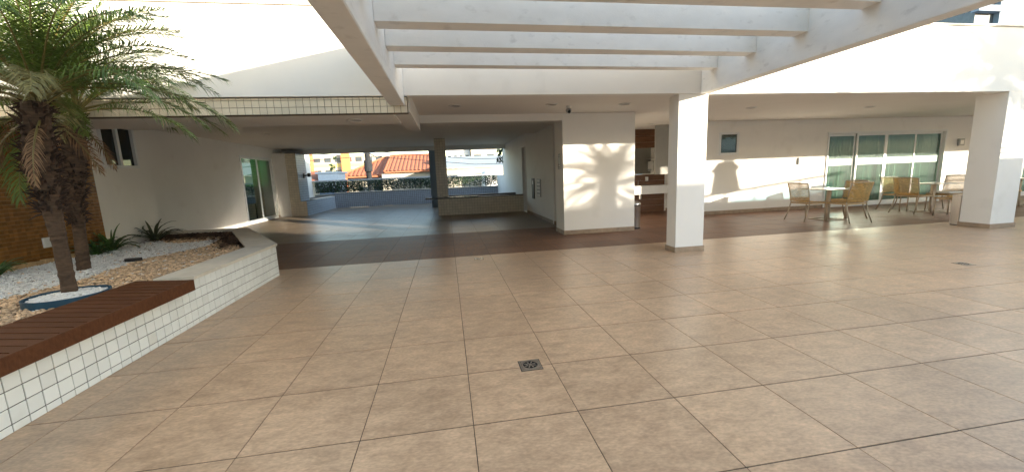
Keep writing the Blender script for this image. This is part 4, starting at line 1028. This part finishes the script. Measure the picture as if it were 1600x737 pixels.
# tree left
def leafy(name, label, c, rad, n, s, trunk_base, seed, mt=hedge_m):
    rnd = random.Random(seed); t = thing(name, label, 'tree', (c[0], c[1], trunk_base))
    MB().tube([(c[0], c[1], trunk_base), (c[0]+.1, c[1], c[2])], [.16, .07], 8).build('trunk', trunk_m, t)
    cl = [(Vector(c) + Vector((rnd.gauss(0, .45)*rad[0], rnd.gauss(0, .45)*rad[1], rnd.gauss(0, .45)*rad[2])), rnd.uniform(.25, .5)) for _ in range(14)]
    mb = MB()
    for i in range(n):
        q_, rr_ = rnd.choice(cl); d = Vector((rnd.gauss(0, 1), rnd.gauss(0, 1), rnd.gauss(0, 1))).normalized(); p = q_ + d*rr_*rad[0]*rnd.random()**.4
        a = Vector((rnd.gauss(0, 1), rnd.gauss(0, 1), rnd.gauss(0, 1))).normalized(); b = a.orthogonal().normalized(); s_2 = s*rnd.uniform(.6, 1.2)
        mb.quad(tuple(p-a*s_2), tuple(p+b*s_2*.5), tuple(p+a*s_2), tuple(p-b*s_2*.5))
    mb.build('crown', mt, t); return t
leafy('street_tree', 'small green tree beside the blue-grey building', (-12.0, 35, 2.0), (.8, .8, .5), 1200, .09, -2.5, 3)
leafy('street_tree', 'thin green tree left of the terracotta roof', (-8.9, 34, 1.9), (.5, .5, 1.0), 600, .08, -2.5, 4)
# hanging foliage by the right opening
t = thing('hanging_plant', 'dark hanging leaves at the upper right of the passage opening', 'plant', (2.66, 19.3, 2.75)); mb = MB(); rnd = random.Random(8)
for i in range(60):
    x, y = 2.62+rnd.gauss(0, .07), 19.3+rnd.gauss(0, .1); z = 2.7-rnd.random()*.65; a = rnd.uniform(-.1, .1); mb.quad((x, y, z), (x+.03, y, z-.06), (x+a, y, z-.16), (x-.03, y, z-.06))
mb.build('leaves', hedge_m, t); MB().tube([(2.66, 19.3, 2.75), (2.64, 19.3, 2.1)], .012, 5).build('stem', dark_m, t)
# balcony tower at the upper right, bluish shade in its wall colour
bt = thing('balcony_tower', 'blue-white high-rise with balconies at the upper right corner', 'building', (110, 60, -2.5))
B((99.2, 60, -2.5), (125, 85, 60)).build('wall', bluegrey_w, bt); B((99.6, 61, -2.5), (99.9, 60.1, 60)).build('pier', white_pl, bt)
B((95.0, 60.8, -2.5), (99.19, 80, 60)).build('recess_wall', win_far, bt)
for k in range(20):
    z = -1 + 3.05*k; B((93.9, 59.6, z), (99.15, 60.75, z+1.0)).build('balcony', bluegrey_w, bt)

# ------------------------------------------------------------------ behind the camera: added walls, tower and canvas that block light; rail and palms
BX, BY, BZ = 4.4, -10.0, 0.97       # the added wall stands 10 m behind the viewer
sb = thing('sun_blocker_wall', 'added plain white wall behind the viewer, blocking the low sun', 'building', (19, BY-.4, 0))  # added out of view to keep low sun off the patio
mb = B((-2, BY-.7, -.06), (12.9+BX, BY, 3.95+BZ)); mb.box((12.901+BX, BY-.7, -.06), (22.3+BX, BY, 3.68+BZ)); mb.box((22.301+BX, BY-.7, -.06), (48+BX, BY, 3.35+BZ))
mb.build('wall', plaster, sb)
# added shading wall just right of the frame: its rail draws the slanting shadow on the dining wall
rw = thing('walkway_shade_wall', 'added low white wall at the right, outside the view, shading the dining wall', 'wall', (20, 3, 0))
B((12.6, 2.85, -.002), (36, 3.0, 1.93)).build('wall_face', plaster, rw)
tr = thing('walkway_rail', 'grey tube rail rising along the walkway wall at the right', 'railing', (20, 2.93, 1.93))
yr = 2.93
def V3(x, z): return (x, yr, z)
MB().tube([V3(13.6, 2.035), V3(19.2, 2.64)], .042, 8).build('handrail', rail_m, tr)
for x in (14.55, 16.1, 17.6, 19.0): MB().tube([V3(x, 1.93), V3(x, 2.035+.108*(x-13.6)-.03)], .022, 8).build('post', rail_m, tr)
MB().hexa([(15.3, yr-.005, 1.93), (18.9, yr-.005, 1.93), (18.9, yr+.005, 1.93), (15.3, yr+.005, 1.93)], [(15.3, yr-.005, 1.99), (18.9, yr-.005, 2.36), (18.9, yr+.005, 2.36), (15.3, yr+.005, 1.99)]).build('glass_panel', glass_rail, tr)
for z in (2.40, 2.22): MB().tube([V3(19.4, z), V3(34, z)], .024, 8).build('handrail', rail_m, tr)
for k in range(10): MB().tube([V3(20.0+1.5*k, 1.93), V3(20.0+1.5*k, 2.38)], .022, 8).build('post', rail_m, tr)
for z in (2.13, 2.04): MB().tube([V3(12.7, z), V3(13.5, z)], .02, 8).build('handrail', rail_m, tr)
pz = thing('shadow_parasol', 'added furled canvas outside the view, shaped to shadow the dining wall', 'shadow_parasol', (15.46, 2.6, 0))  # added caster, outlined to fit a shadow on the dining wall
mb = MB(); prof = [(.19, 3.16), (.24, 3.06), (.33, 2.93), (.25, 2.85), (.27, 2.7), (.30, 2.5), (.33, 2.3), (.29, 2.27)]
n0 = 20
for q_, (rr_, zz) in enumerate(prof):
    for k in range(n0):
        a = 2*math.pi*k/n0; f = 1+.10*math.sin(5*a+q_*.5); mb.v.append((15.46+rr_*f*math.cos(a), 2.6+rr_*f*math.sin(a), zz))
for q_ in range(len(prof)-1):
    for k in range(n0): k2 = (k+1) % n0; mb.f.append((q_*n0+k, (q_+1)*n0+k, (q_+1)*n0+k2, q_*n0+k2))
mb.f.append(tuple(range(n0))); mb.f.append(tuple(range(len(mb.v)-1, len(mb.v)-n0-1, -1)))
mb.build('canopy', curtain, pz)
MB().tube([(15.46, 2.6, -.002), (15.46, 2.6, 3.3)], .03, 8).build('pole', grey_pl, pz)
def back_palm(x, y, z, s, label, seed, dens=.5):
    palm((x, y, 0), [(x, y, -.002), (x, y, z*.33), (x, y, z*.6), (x, y, z*.85), (x, y, z)], [.07, .06, .06, .08, .07], (x, y, z), label, ring(seed, dens, 1), (.7, 1, .4), s, seed=seed)
back_palm(10.5, 1.4, 2.56, .98, 'small palm right of the frame whose shadow falls on the lobby wall', 21, 1.15)
back_palm(14.2, 1.4, 3.75, 1.05, 'taller palm right of the frame whose shadow falls on the parapet wall', 22, 1.5)
rt = thing('sky_blocker_tower', 'added tall pale tower behind the viewer, blocking sky light', 'building', (-12, -15, 0))  # added out of view to hold sky light off the front-facing walls
B((-32, -32, -2.5), (6.5, -15, 34)).build('wall', plaster, rt)
wmesh = B((-.8, .002, 0), (.8, .05, 1.3)).mesh('window', win_far)
for i in range(9):
    for j in range(10): piece('window', wmesh, (-29+4.1*i, -15, 1.2+3.1*j), rt)
B((-30, BY-30, -2.6), (60, BY-.701, -.05)).build('lower_ground', conc).name = 'rear_ground'
tag(bpy.data.objects['rear_ground'], 'concrete ground behind the added wall', None, kind='structure')
